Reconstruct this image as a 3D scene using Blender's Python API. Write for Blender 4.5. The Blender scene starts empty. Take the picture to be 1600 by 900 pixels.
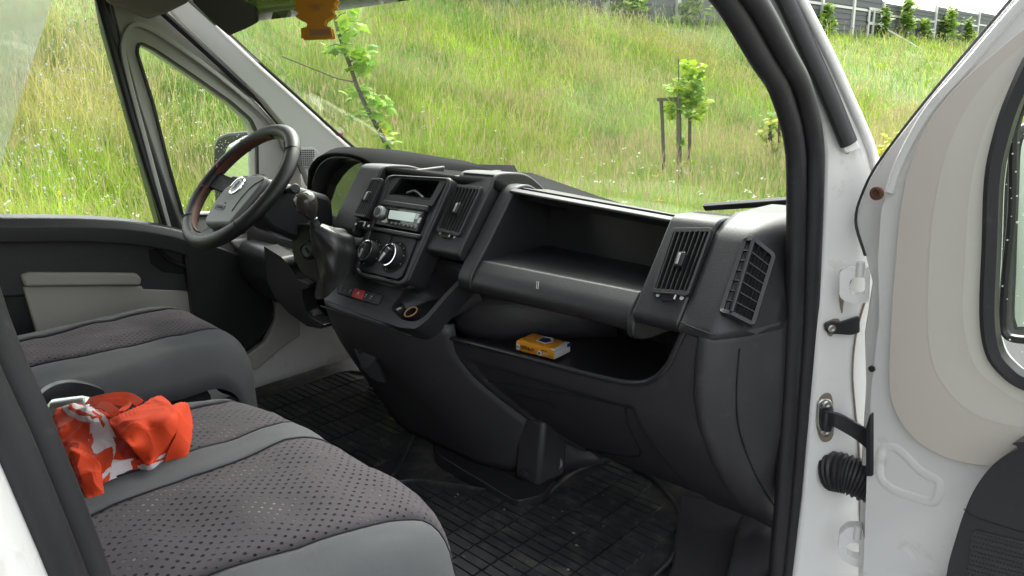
import bpy, bmesh, math, random
import numpy as np
from mathutils import Vector, Matrix, noise, geometry
random.seed(7); rng = np.random.default_rng(7)
R_ = math.radians
scene = bpy.context.scene
COL = scene.collection

# ------------------------------------------------------------------ camera, sky, sun, exposure
FPX = 1139.745                                   # focal length in pixels of a 1600 px wide picture
CAM = Vector((1.339, -1.069, .926))
yaw, pit, rol = R_(44.45), R_(15.28), R_(-1.8)
fw = Vector((-math.sin(yaw)*math.cos(pit), math.cos(yaw)*math.cos(pit), -math.sin(pit)))
r0 = Vector((math.cos(yaw), math.sin(yaw), 0)); u0 = r0.cross(fw)
RT = math.cos(rol)*r0 + math.sin(rol)*u0
UP = math.cos(rol)*u0 - math.sin(rol)*r0
cam = bpy.data.cameras.new("camera"); camo = bpy.data.objects.new("camera", cam); COL.objects.link(camo)
cam.sensor_width = 36; cam.lens = FPX/1600*36; cam.clip_start = .02; cam.clip_end = 2000
camo.matrix_world = Matrix.Translation(CAM) @ Matrix((RT, UP, -fw)).transposed().to_4x4()
scene.camera = camo
scene.view_settings.view_transform = 'Standard'; scene.view_settings.look = 'None'
scene.view_settings.exposure = 2.05; scene.view_settings.gamma = 1
SUN_EL, SUN_ROT = R_(55), R_(-28)
w = bpy.data.worlds.new("World"); scene.world = w; w.use_nodes = True
nt = w.node_tree; bg = nt.nodes['Background']
sky = nt.nodes.new('ShaderNodeTexSky'); sky.sky_type = 'NISHITA'; sky.sun_disc = False
sky.sun_elevation = SUN_EL; sky.sun_rotation = SUN_ROT; sky.air_density = 1.4; sky.dust_density = 5.0; sky.ozone_density = 1.0
hs = nt.nodes.new('ShaderNodeHueSaturation'); hs.inputs['Saturation'].default_value = .22
nt.links.new(sky.outputs[0], hs.inputs['Color']); nt.links.new(hs.outputs[0], bg.inputs[0]); bg.inputs[1].default_value = .15
sl = bpy.data.lights.new("sun", 'SUN'); sl.energy = .6; sl.angle = R_(40); sl.color = (1, .96, .9)
so = bpy.data.objects.new("sun", sl); COL.objects.link(so)
sd = Vector((math.sin(SUN_ROT)*math.cos(SUN_EL), math.cos(SUN_ROT)*math.cos(SUN_EL), math.sin(SUN_EL)))
so.rotation_euler = sd.to_track_quat('Z', 'Y').to_euler(); so.location = (0, 0, 30)
scene.cycles.max_bounces = 10; scene.cycles.transparent_max_bounces = 24; scene.cycles.diffuse_bounces = 5
scene.cycles.caustics_reflective = False; scene.cycles.caustics_refractive = False

# ------------------------------------------------------------------ surveying helper: a sight line met with a plane
def ray(px, py): return (px-800)/FPX*RT - (py-450)/FPX*UP + fw
class Plane:
    def __init__(s, p, n):
        s.p = Vector(p); s.n = Vector(n).normalized()
        if (CAM-s.p).dot(s.n) < 0: s.n = -s.n
    def at(s, px, py, off=0):
        v = ray(px, py); p = s.p+s.n*off
        return CAM + v*((p-CAM).dot(s.n)/v.dot(s.n))
    def pts(s, L, off=0): return [s.at(x, y, off) for x, y in L]
def PX(x): return Plane((x, 0, 0), (1, 0, 0))
def PY(y): return Plane((0, y, 0), (0, 1, 0))
def PZ(z): return Plane((0, 0, z), (0, 0, 1))
def tilt(y, z, k): return Plane((0, y, z), (0, 1, -k))     # face leaning forward: y = y0 + k (z - z0)

# ------------------------------------------------------------------ materials
def mat(name, col, rough=.5, metal=0, bump=0, bscale=400, var=0, vscale=3, spec=.5, coat=0, sheen=0, dist=.002, detail=3, emit=None):
    m = bpy.data.materials.new(name); m.use_nodes = True; t = m.node_tree; b = t.nodes['Principled BSDF']
    b.inputs['Base Color'].default_value = (*col, 1); b.inputs['Roughness'].default_value = rough
    b.inputs['Metallic'].default_value = metal; b.inputs['Specular IOR Level'].default_value = spec
    b.inputs['Coat Weight'].default_value = coat; b.inputs['Sheen Weight'].default_value = sheen
    g = t.nodes.new('ShaderNodeNewGeometry')
    if bump:
        n = t.nodes.new('ShaderNodeTexNoise'); n.inputs['Scale'].default_value = bscale; n.inputs['Detail'].default_value = detail
        t.links.new(g.outputs['Position'], n.inputs['Vector'])
        bp = t.nodes.new('ShaderNodeBump'); bp.inputs['Strength'].default_value = bump; bp.inputs['Distance'].default_value = dist
        t.links.new(n.outputs[0], bp.inputs['Height']); t.links.new(bp.outputs[0], b.inputs['Normal'])
    if var:
        n2 = t.nodes.new('ShaderNodeTexNoise'); n2.inputs['Scale'].default_value = vscale; n2.inputs['Detail'].default_value = 6
        t.links.new(g.outputs['Position'], n2.inputs['Vector'])
        mx = t.nodes.new('ShaderNodeMix'); mx.data_type = 'RGBA'
        mx.inputs[6].default_value = (*[c*(1-var) for c in col], 1); mx.inputs[7].default_value = (*[min(1, c*(1+var)) for c in col], 1)
        t.links.new(n2.outputs[0], mx.inputs[0]); t.links.new(mx.outputs[2], b.inputs['Base Color'])
        mr = t.nodes.new('ShaderNodeMapRange'); mr.inputs[3].default_value = max(.02, rough-.08); mr.inputs[4].default_value = min(1, rough+.1)
        t.links.new(n2.outputs[0], mr.inputs[0]); t.links.new(mr.outputs[0], b.inputs['Roughness'])
    if emit: b.inputs['Emission Color'].default_value = (*emit[0], 1); b.inputs['Emission Strength'].default_value = emit[1]
    return m
M = {}
M['dash'] = mat('dash_plastic', (.025, .0245, .028), .38, bump=.35, bscale=620, var=.22, vscale=6, dist=.0014)
M['dash_low'] = mat('lower_dash_plastic', (.038, .0365, .042), .45, bump=.35, bscale=620, var=.18, vscale=4, dist=.0012)
M['satin'] = mat('satin_black_plastic', (.024, .0235, .026), .33, var=.12, vscale=8)
M['dashtop'] = mat('dash_top_plastic', (.019, .019, .020), .9, bump=.3, bscale=620, spec=.06)
M['slat'] = mat('vent_slat_plastic', (.011, .011, .012), .4)
M['stack'] = mat('stack_plastic', (.026, .028, .031), .42, bump=.12, bscale=1300, dist=.0006)
M['void'] = mat('throat_shade_black', (.006, .006, .007), .7)
M['rubber'] = mat('seal_rubber', (.018, .017, .020), .5, bump=.2, bscale=300, var=.25, vscale=14, dist=.001)
M['boot'] = mat('boot_leather', (.024, .023, .025), .34, bump=.3, bscale=260, dist=.0015)
M['wheel'] = mat('wheel_leather', (.014, .014, .015), .42, bump=.45, bscale=900, dist=.0009)
M['pad'] = mat('airbag_pad_plastic', (.17, .178, .178), .45, bump=.15, bscale=1000, dist=.0006)
M['white'] = mat('white_paint', (.74, .735, .72), .25, coat=.5, var=.05, vscale=6)
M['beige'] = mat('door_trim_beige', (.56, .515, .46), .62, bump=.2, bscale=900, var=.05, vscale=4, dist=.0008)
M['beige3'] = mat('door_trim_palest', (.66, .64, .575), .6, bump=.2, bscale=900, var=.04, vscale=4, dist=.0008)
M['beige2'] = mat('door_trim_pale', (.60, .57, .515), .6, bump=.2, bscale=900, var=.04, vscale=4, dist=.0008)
M['greytrim'] = mat('pillar_trim_grey', (.52, .51, .48), .65, bump=.3, bscale=700, var=.05, vscale=3, dist=.001)
M['doorgrey'] = mat('door_panel_grey', (.42, .405, .37), .7, bump=.3, bscale=700, var=.06, vscale=4, dist=.001)
M['headliner'] = mat('headliner_felt', (.26, .24, .22), .9, bump=.4, bscale=700, var=.08)
M['visor'] = mat('visor_vinyl', (.055, .055, .045), .7, bump=.2, bscale=500)
M['metal'] = mat('zinc_metal', (.55, .55, .54), .3, metal=1, var=.25, vscale=40)
M['chrome'] = mat('chrome', (.82, .83, .84), .08, metal=1)
M['silver'] = mat('silver_plastic', (.5, .51, .52), .3, metal=.7)
M['rust'] = mat('rust', (.12, .05, .03), .8, bump=.5, bscale=200, var=.4, vscale=60)
M['grime'] = mat('grime', (.22, .18, .14), .9, var=.4, vscale=60)
M['red'] = mat('hazard_red', (.58, .075, .085), .45)
M['key'] = mat('button_plastic', (.045, .048, .052), .4)
M['lcd'] = mat('radio_lcd', (.27, .31, .30), .12, emit=((.75, .9, .85), .10))
M['orange'] = mat('orange_light_ring', (.50, .27, .13), .35)
M['print'] = mat('white_print', (.7, .7, .7), .6)
M['darkprint'] = mat('dark_print', (.03, .03, .04), .5)
M['floor'] = mat('cab_floor_vinyl', (.036, .036, .039), .6, bump=.3, bscale=300, var=.3, vscale=6)
M['mat'] = mat('mat_rubber', (.032, .033, .037), .38, bump=.3, bscale=120, var=.35, vscale=9, dist=.001)
def dirt(m, col=(.30, .25, .19), scale=22, lo=.66, hi=.80, amt=.6):     # sparse flecks and smudges of dirt
    t = m.node_tree; b = t.nodes['Principled BSDF']; src = b.inputs['Base Color']
    base = src.links[0].from_socket if src.links else None
    g = t.nodes.new('ShaderNodeNewGeometry'); n = t.nodes.new('ShaderNodeTexNoise'); n.inputs['Scale'].default_value = scale; n.inputs['Detail'].default_value = 8; n.inputs['Roughness'].default_value = .65
    t.links.new(g.outputs['Position'], n.inputs['Vector']); r = t.nodes.new('ShaderNodeMapRange')
    r.inputs[1].default_value = lo; r.inputs[2].default_value = hi; r.inputs[4].default_value = amt; t.links.new(n.outputs[0], r.inputs[0])
    mx = t.nodes.new('ShaderNodeMix'); mx.data_type = 'RGBA'; mx.inputs[7].default_value = (*col, 1); mx.inputs[6].default_value = src.default_value
    if base: t.links.new(base, mx.inputs[6])
    t.links.new(r.outputs[0], mx.inputs[0]); t.links.new(mx.outputs[2], src)
dirt(M['white'], (.34, .28, .21), 16, .60, .80, .6); dirt(M['dash'], (.10, .095, .09), 60, .60, .80, .35); dirt(M['dash_low'], (.11, .105, .10), 45, .58, .80, .4)
dirt(M['mat'], (.15, .135, .11), 26, .50, .78, .7); dirt(M['rubber'], (.09, .085, .08), 40, .6, .8, .4); dirt(M['satin'], (.09, .085, .08), 60, .62, .8, .3); dirt(M['floor'], (.15, .135, .11), 22, .46, .75, .65)
M['tissue'] = mat('tissue_orange_film', (.80, .33, .02), .3, bump=.5, bscale=90, dist=.002, var=.08, vscale=30)
M['paper'] = mat('tissue_paper', (.75, .74, .72), .8)
M['blue'] = mat('print_blue', (.02, .03, .16), .35)
M['amber'] = mat('freshener_card', (.48, .20, .008), .5, bump=.3, bscale=300)
M['amberlight'] = mat('freshener_edge', (.72, .36, .03), .5)
M['amberbrown'] = mat('freshener_print', (.26, .13, .07), .6)
M['bark'] = mat('bark', (.10, .075, .055), .9, bump=.9, bscale=60, var=.35, vscale=20, dist=.01)
M['stake'] = mat('weathered_wood', (.13, .105, .085), .85, bump=.5, bscale=80, var=.3, vscale=9)
M['fencewhite'] = mat('painted_steel', (.62, .62, .62), .4)
M['panelgrey'] = mat('barrier_panel', (.115, .12, .135), .75, var=.15, vscale=.6)
M['soil'] = None
def glass(name, tint=(1, 1, 1), refl=1.0, haze=0.0):
    m = bpy.data.materials.new(name); m.use_nodes = True; t = m.node_tree; t.nodes.clear()
    o = t.nodes.new('ShaderNodeOutputMaterial'); tr = t.nodes.new('ShaderNodeBsdfTransparent'); tr.inputs[0].default_value = (*tint, 1)
    gl = t.nodes.new('ShaderNodeBsdfGlossy'); gl.inputs['Roughness'].default_value = .01
    fr = t.nodes.new('ShaderNodeFresnel'); fr.inputs[0].default_value = 1.45
    mu = t.nodes.new('ShaderNodeMath'); mu.operation = 'MULTIPLY'; mu.inputs[1].default_value = refl
    mx = t.nodes.new('ShaderNodeMixShader')
    t.links.new(fr.outputs[0], mu.inputs[0]); t.links.new(mu.outputs[0], mx.inputs[0])
    base = tr.outputs[0]
    if haze:
        df = t.nodes.new('ShaderNodeBsdfTranslucent'); df.inputs[0].default_value = (.85, .87, .85, 1)
        d2 = t.nodes.new('ShaderNodeBsdfDiffuse'); d2.inputs[0].default_value = (.8, .82, .8, 1)
        ad = t.nodes.new('ShaderNodeMixShader'); ad.inputs[0].default_value = .4
        t.links.new(df.outputs[0], ad.inputs[1]); t.links.new(d2.outputs[0], ad.inputs[2])
        m2 = t.nodes.new('ShaderNodeMixShader'); m2.inputs[0].default_value = haze
        n = t.nodes.new('ShaderNodeTexNoise'); n.inputs['Scale'].default_value = 2.2; n.inputs['Detail'].default_value = 5
        g = t.nodes.new('ShaderNodeNewGeometry'); t.links.new(g.outputs['Position'], n.inputs['Vector'])
        mr = t.nodes.new('ShaderNodeMapRange'); mr.inputs[1].default_value = .3; mr.inputs[2].default_value = .75; mr.inputs[3].default_value = haze*.3; mr.inputs[4].default_value = haze*1.7
        t.links.new(n.outputs[0], mr.inputs[0]); t.links.new(mr.outputs[0], m2.inputs[0])
        t.links.new(tr.outputs[0], m2.inputs[1]); t.links.new(ad.outputs[0], m2.inputs[2]); base = m2.outputs[0]
    t.links.new(base, mx.inputs[1]); t.links.new(gl.outputs[0], mx.inputs[2]); t.links.new(mx.outputs[0], o.inputs[0])
    return m
M['screen'] = glass('windscreen_glass', (.96, .985, .95), .2, .003)
M['side'] = glass('side_glass', (.96, .985, .96), .4, .006)
def dropmat():
    m = mat('rain_drop', (.9, .92, .9), .08); t = m.node_tree; o = t.nodes['Material Output']; tl = t.nodes.new('ShaderNodeBsdfTranslucent'); tl.inputs[0].default_value = (.95, .97, .95, 1)
    mx = t.nodes.new('ShaderNodeMixShader'); mx.inputs[0].default_value = .6; t.links.new(t.nodes['Principled BSDF'].outputs[0], mx.inputs[1]); t.links.new(tl.outputs[0], mx.inputs[2]); t.links.new(mx.outputs[0], o.inputs[0]); return m
M['drop'] = dropmat()  # bright sky seen in the drops is put into their white colour
M['veil'] = glass('reflection_veil_glass', (.90, .92, .90), .8, .22)  # milky haze of a window reflection, put into the material
M['tint'] = glass('sun_strip_tint', (.25, .28, .16), .5)
M['clusterglass'] = mat('cluster_glass', (.012, .013, .011), .06, spec=.8, coat=.8)
M['mirror2'] = mat('mirror_reflected_green', (.35, .42, .36), .12, metal=1)  # greenery reflected in the mirror is put into the green-grey tint
M['mirror'] = mat('mirror_glass', (.9, .92, .92), .02, metal=1)

# seat cloth: UV in metres; rows of small punched holes, pale foam showing in some
def cloth(name, col, holes):
    m = mat(name, col, .92, bump=.5, bscale=1400, var=.16, vscale=7, sheen=.04, spec=.2, dist=.001)
    if holes:
        t = m.node_tree; b = t.nodes['Principled BSDF']
        base = b.inputs['Base Color'].links[0].from_socket
        uv = t.nodes.new('ShaderNodeUVMap'); uv.uv_map = 'UVMap'
        def cell(off):
            v = t.nodes.new('ShaderNodeVectorMath'); v.operation = 'MULTIPLY_ADD'
            v.inputs[1].default_value = (1/.0165, 1/.0165, 0); v.inputs[2].default_value = (off, off, 0); t.links.new(uv.outputs[0], v.inputs[0])
            f = t.nodes.new('ShaderNodeVectorMath'); f.operation = 'FRACTION'; t.links.new(v.outputs[0], f.inputs[0])
            c = t.nodes.new('ShaderNodeVectorMath'); c.operation = 'SUBTRACT'; c.inputs[1].default_value = (.5, .5, 0); t.links.new(f.outputs[0], c.inputs[0])
            l = t.nodes.new('ShaderNodeVectorMath'); l.operation = 'LENGTH'; t.links.new(c.outputs[0], l.inputs[0])
            return l.outputs['Value']
        mn = t.nodes.new('ShaderNodeMath'); mn.operation = 'MINIMUM'; t.links.new(cell(0), mn.inputs[0]); t.links.new(cell(.5), mn.inputs[1])
        mr = t.nodes.new('ShaderNodeMapRange'); mr.inputs[1].default_value = .095; mr.inputs[2].default_value = .155; mr.inputs[3].default_value = 1; mr.inputs[4].default_value = 0
        t.links.new(mn.outputs[0], mr.inputs[0])
        n = t.nodes.new('ShaderNodeTexNoise'); n.inputs['Scale'].default_value = 14; n.inputs['Detail'].default_value = 2; t.links.new(uv.outputs[0], n.inputs['Vector'])
        rp = t.nodes.new('ShaderNodeValToRGB'); rp.color_ramp.elements[0].position = .50; rp.color_ramp.elements[0].color = (.008, .008, .009, 1)
        rp.color_ramp.elements[1].position = .70; rp.color_ramp.elements[1].color = (.20, .18, .16, 1); t.links.new(n.outputs[0], rp.inputs[0])
        mx = t.nodes.new('ShaderNodeMix'); mx.data_type = 'RGBA'; t.links.new(mr.outputs[0], mx.inputs[0]); t.links.new(base, mx.inputs[6]); t.links.new(rp.outputs[0], mx.inputs[7])
        t.links.new(mx.outputs[2], b.inputs['Base Color'])
        bp = b.inputs['Normal'].links[0].from_node
        b2 = t.nodes.new('ShaderNodeBump'); b2.invert = True; b2.inputs['Strength'].default_value = .8; b2.inputs['Distance'].default_value = .002
        t.links.new(mr.outputs[0], b2.inputs['Height']); t.links.new(bp.outputs[0], b2.inputs['Normal']); t.links.new(b2.outputs[0], b.inputs['Normal'])
    return m
M['perf'] = cloth('perforated_seat_cloth', (.068, .060, .068), True)
M['plain'] = cloth('plain_seat_cloth', (.084, .086, .092), False)
M['seatdark'] = cloth('dark_seat_cloth', (.03, .03, .034), False)

def colmat(name, rough=.6, transl=.35):
    m = bpy.data.materials.new(name); m.use_nodes = True; t = m.node_tree; b = t.nodes['Principled BSDF']
    a = t.nodes.new('ShaderNodeVertexColor'); a.layer_name = 'Col'
    t.links.new(a.outputs[0], b.inputs['Base Color']); b.inputs['Roughness'].default_value = rough; b.inputs['Specular IOR Level'].default_value = .12
    o = t.nodes['Material Output']; tl = t.nodes.new('ShaderNodeBsdfTranslucent'); t.links.new(a.outputs[0], tl.inputs[0])
    mx = t.nodes.new('ShaderNodeMixShader'); mx.inputs[0].default_value = transl
    t.links.new(b.outputs[0], mx.inputs[1]); t.links.new(tl.outputs[0], mx.inputs[2]); t.links.new(mx.outputs[0], o.inputs[0])
    return m
M['grass'] = colmat('meadow_grass', .8, .45); M['leaf'] = colmat('leaves', .45, .4)

# ------------------------------------------------------------------ objects
ROOTLOC = {}
def root(name, loc, label, cat, group=None):
    o = bpy.data.objects.new(name, None); COL.objects.link(o); o.location = loc; ROOTLOC[o.name] = Vector(loc)
    o.empty_display_size = .1; o['label'] = label; o['category'] = cat
    if group: o['group'] = group
    return o
def link(name, me, parent=None, m=None, label=None):
    o = bpy.data.objects.new(name, me); COL.objects.link(o)
    if m is not None and not me.materials: me.materials.append(m)
    if parent is not None:
        o.parent = parent
        if parent.name in ROOTLOC: o.matrix_parent_inverse = Matrix.Translation(-ROOTLOC[parent.name])
    if label: o['label'] = label
    return o
def obj(name, bm, m, parent=None, bev=0, seg=2, smooth=40, label=None, kind=None):
    me = bpy.data.meshes.new(name); bmesh.ops.recalc_face_normals(bm, faces=bm.faces); bm.to_mesh(me); bm.free()
    if smooth:
        me.polygons.foreach_set('use_smooth', [True]*len(me.polygons)); me.set_sharp_from_angle(angle=R_(smooth))
    o = link(name, me, parent, m, label)
    if kind: o['kind'] = kind
    if bev:
        b = o.modifiers.new('bevel', 'BEVEL'); b.width = bev; b.segments = seg; b.limit_method = 'ANGLE'; b.angle_limit = R_(28); b.harden_normals = False
    return o
def again(src, name, parent, mw):                 # another piece of the same mesh
    o = link(name, src.data, parent); o.matrix_basis = mw
    for md in src.modifiers:
        b = o.modifiers.new(md.name, md.type)
        if md.type == 'BEVEL': b.width = md.width; b.segments = md.segments; b.limit_method = 'ANGLE'; b.angle_limit = md.angle_limit
    return o
NB = bmesh.new
# ---- shape helpers
def rc(pts, r, n=4):                              # round the corners of a closed polygon
    out = []; N = len(pts); rs = r if isinstance(r, (list, tuple)) else [r]*N
    for i in range(N):
        p = Vector(pts[i]); a = Vector(pts[i-1])-p; b = Vector(pts[(i+1) % N])-p
        q = min(rs[i], a.length*.48, b.length*.48)
        if q < 1e-6: out.append(p); continue
        A = p+a.normalized()*q; B = p+b.normalized()*q
        for k in range(n+1):
            t = k/n; out.append((1-t)**2*A+2*t*(1-t)*p+t*t*B)
    return out
def cr(pts, n=6, closed=False):                   # Catmull-Rom
    P = [Vector(p) for p in pts]; N = len(P); out = []
    rngi = range(N if closed else N-1)
    for i in rngi:
        p0 = P[i-1] if (i > 0 or closed) else P[0]*2-P[1]
        p1 = P[i]; p2 = P[(i+1) % N]; p3 = P[(i+2) % N] if (i+2 < N or closed) else p2*2-p1
        for k in range(n):
            t = k/n; out.append(.5*((2*p1)+(p2-p0)*t+(2*p0-5*p1+4*p2-p3)*t*t+(3*p1-p0-3*p2+p3)*t**3))
    if not closed: out.append(P[-1])
    return out
def add_slab(bm, pts, n, t, holes=None):          # plate: front face through pts, thickness t behind it (n points to the viewer)
    n = Vector(n).normalized(); t_ = n*t
    if not holes:
        f = [bm.verts.new(p) for p in pts]; b = [bm.verts.new(Vector(p)-t_) for p in pts]
        bm.faces.new(f); bm.faces.new(b[::-1])
        for i in range(len(f)): bm.faces.new((f[i-1], f[i], b[i], b[i-1]))
        return
    u = n.orthogonal().normalized(); v = n.cross(u); o = Vector(pts[0])
    loops = [pts]+list(holes); P2 = []; E = []; P3 = []
    for L in loops:
        s = len(P2)
        for p in L: q = Vector(p)-o; P2.append(Vector((q.dot(u), q.dot(v)))); P3.append(Vector(p))
        E += [(s+i, s+(i+1) % len(L)) for i in range(len(L))]
    vs, es, fs, ov, _, _ = geometry.delaunay_2d_cdt(P2, E, [], 0, 1e-6)
    def inside(pt, L):
        c = False; j = len(L)-1
        for i in range(len(L)):
            a, b = L[i], L[j]
            if (a.y > pt.y) != (b.y > pt.y) and pt.x < (b.x-a.x)*(pt.y-a.y)/(b.y-a.y)+a.x: c = not c
            j = i
        return c
    loops2 = []; s = 0
    for L in loops: loops2.append(P2[s:s+len(L)]); s += len(L)
    V3 = [o+u*a.x+v*a.y for a in vs]
    F = [bm.verts.new(p) for p in V3]; B = [bm.verts.new(p-t_) for p in V3]; cnt = {}
    for f in fs:
        c = sum((vs[i] for i in f), Vector((0, 0)))/len(f)
        if not inside(c, loops2[0]) or any(inside(c, h) for h in loops2[1:]): continue
        bm.faces.new([F[i] for i in f]); bm.faces.new([B[i] for i in reversed(f)])
        for i in range(len(f)):
            e = (f[i], f[(i+1) % len(f)]); cnt[e] = 1
    for a, b in list(cnt):
        if (b, a) not in cnt: bm.faces.new((F[a], F[b], B[b], B[a]))
    for vv in F+B:
        if not vv.link_faces: bm.verts.remove(vv)
def slab(name, plane, px, t, m, parent, bev=.002, off=0, rnd=0, holes=None, sm=False, label=None, seg=2):
    pts = plane.pts(px, off)
    if sm: pts = cr(pts, 5, True)
    if rnd: pts = rc(pts, rnd)
    H = [rc(plane.pts(h, off), r) if r else plane.pts(h, off) for h, r in holes] if holes else None
    bm = NB(); add_slab(bm, pts, plane.n, t, H); return obj(name, bm, m, parent, bev, seg, label=label)
def add_box(bm, c, s, rot=None):
    m = Matrix.Translation(c) @ ((rot or Matrix.Identity(3)).to_4x4()) @ Matrix.Diagonal((*s, 1))
    bmesh.ops.create_cube(bm, size=1, matrix=m)
def frames(path):
    T = []
    for i in range(len(path)):
        a = path[max(i-1, 0)]; b = path[min(i+1, len(path)-1)]; T.append((b-a).normalized())
    return T
def add_sweep(bm, path, prof, up, cap=True, scale=None, closed=False):   # prof: (side, up) offsets
    T = frames(path); rings = []
    if closed:
        N = len(path); T = [(path[(i+1) % N]-path[i-1]).normalized() for i in range(N)]
    for i, p in enumerate(path):
        s = T[i].cross(up(p) if callable(up) else Vector(up)).normalized(); u = s.cross(T[i]).normalized(); k = scale[i] if scale else 1
        rings.append([bm.verts.new(p+s*a*k+u*b*k) for a, b in prof])
    n = len(prof)
    for i in range(len(rings)-(0 if closed else 1)):
        A, B = rings[i], rings[(i+1) % len(rings)]
        for j in range(n): bm.faces.new((A[j], A[(j+1) % n], B[(j+1) % n], B[j]))
    if cap and not closed: bm.faces.new(rings[0][::-1]); bm.faces.new(rings[-1])
def circ(r, n=10, ry=None): return [(r*math.cos(2*math.pi*k/n), (ry or r)*math.sin(2*math.pi*k/n)) for k in range(n)]
def add_tube(bm, path, r, n=10, up=(0.1, .2, 1), scale=None): add_sweep(bm, [Vector(p) for p in path], circ(r, n), up, scale=scale)
def tube(name, path, r, m, parent, n=10, scale=None, up=(.1, .2, 1), label=None):
    bm = NB(); add_tube(bm, path, r, n, up, scale); return obj(name, bm, m, parent, label=label)
def add_lathe(bm, c, axis, prof, n=24, caps=True):           # prof: (radius, height along axis)
    ax = Vector(axis).normalized(); u = ax.orthogonal().normalized(); v = ax.cross(u); rings = []
    for r, h in prof:
        if r < 1e-6: rings.append([bm.verts.new(Vector(c)+ax*h)]); continue
        rings.append([bm.verts.new(Vector(c)+ax*h+(u*math.cos(2*math.pi*k/n)+v*math.sin(2*math.pi*k/n))*r) for k in range(n)])
    for A, B in zip(rings, rings[1:]):
        for k in range(n):
            a = A[k % len(A)]; a2 = A[(k+1) % len(A)]; b = B[k % len(B)]; b2 = B[(k+1) % len(B)]
            f = [x for i, x in enumerate((a, a2, b2, b)) if x not in (a, a2, b2, b)[:i]]
            if len(f) > 2: bm.faces.new(f)
    if not caps: return
    if len(rings[0]) > 1: bm.faces.new(rings[0][::-1])
    if len(rings[-1]) > 1: bm.faces.new(rings[-1])
def lathe(name, c, axis, prof, m, parent, n=24, label=None, smooth=40):
    bm = NB(); add_lathe(bm, c, axis, prof, n); return obj(name, bm, m, parent, label=label, smooth=smooth)
def add_grid(bm, P, close=None):                  # P[i][j] Vectors
    V = [[bm.verts.new(p) for p in row] for row in P]
    for i in range(len(V)-1):
        for j in range(len(V[0])-1): bm.faces.new((V[i][j], V[i+1][j], V[i+1][j+1], V[i][j+1]))
    return V
def face_cam(me):                                 # open sheets: normals to the side the picture is taken from
    if sum((CAM-p.center).normalized().dot(p.normal)*p.area for p in me.polygons) < 0: me.flip_normals()
def sheet(name, P, m, parent, thick=.004, smooth=60, bev=0, label=None, offset=-1):
    bm = NB(); add_grid(bm, P); o = obj(name, bm, m, parent, smooth=smooth, label=label); face_cam(o.data)
    s = o.modifiers.new('solidify', 'SOLIDIFY'); s.thickness = thick; s.offset = offset
    if bev: b = o.modifiers.new('bevel', 'BEVEL'); b.width = bev; b.segments = 2; b.limit_method = 'ANGLE'; b.angle_limit = R_(50)
    return o
def prismx(name, prof, x0, x1, m, parent, bev=.003, rnd=0, label=None, seg=2):   # (y,z) outline carried along x
    P = [Vector((x1, y, z)) for y, z in prof]
    if rnd: P = rc(P, rnd, 6)
    bm = NB(); add_slab(bm, P, (1, 0, 0), x1-x0); return obj(name, bm, m, parent, bev, seg, label=label)
def lerp(tab, x):
    for (a, b), (c, d) in zip(tab, tab[1:]):
        if x <= c or (c, d) == tab[-1]:
            t = min(1, max(0, (x-a)/(c-a))); return b+(d-b)*t
def smooth_tab(tab, x):
    xs = [t[0] for t in tab]; ys = [t[1] for t in tab]
    if x <= xs[0]: return ys[0]
    if x >= xs[-1]: return ys[-1]
    for i in range(len(xs)-1):
        if xs[i] <= x <= xs[i+1]:
            def sl(k):
                if k == 0: return (ys[1]-ys[0])/(xs[1]-xs[0])
                if k == len(xs)-1: return (ys[-1]-ys[-2])/(xs[-1]-xs[-2])
                return (ys[k+1]-ys[k-1])/(xs[k+1]-xs[k-1])
            h = xs[i+1]-xs[i]; t = (x-xs[i])/h; m0, m1 = sl(i)*h, sl(i+1)*h
            return (2*t**3-3*t*t+1)*ys[i]+(t**3-2*t*t+t)*m0+(-2*t**3+3*t*t)*ys[i+1]+(t**3-t*t)*m1
def text(name, s, size, org, right, up, m, parent, ext=.0004, align='CENTER'):
    cu = bpy.data.curves.new(name, 'FONT'); cu.body = s; cu.size = size; cu.extrude = ext; cu.align_x = align; cu.align_y = 'CENTER'; cu.resolution_u = 3
    tmp = bpy.data.objects.new(name, cu); COL.objects.link(tmp)
    me = bpy.data.meshes.new_from_object(tmp); bpy.data.objects.remove(tmp); bpy.data.curves.remove(cu)
    right = Vector(right).normalized(); up = (Vector(up)-right*Vector(up).dot(right)).normalized(); nn = right.cross(up)
    me.transform(Matrix.Translation(org) @ Matrix((right, up, nn)).transposed().to_4x4())
    me.name = name
    return link(name, me, parent, m)
def npmesh(name, V, F, cols=None, m=None, parent=None, smooth=False):   # F: (n,3) or (n,4) arrays
    me = bpy.data.meshes.new(name); V = np.asarray(V, np.float32); F = np.asarray(F, np.int32); k = F.shape[1]
    me.vertices.add(len(V)); me.vertices.foreach_set('co', V.ravel())
    me.loops.add(F.size); me.loops.foreach_set('vertex_index', F.ravel())
    me.polygons.add(len(F)); me.polygons.foreach_set('loop_start', np.arange(0, F.size, k, dtype=np.int32))
    if cols is not None:
        a = me.color_attributes.new('Col', 'FLOAT_COLOR', 'POINT'); c4 = np.ones((len(V), 4), np.float32); c4[:, :3] = cols; a.data.foreach_set('color', c4.ravel())
    me.update(calc_edges=True)
    if smooth: me.polygons.foreach_set('use_smooth', [True]*len(F))
    return link(name, me, parent, m)

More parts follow.
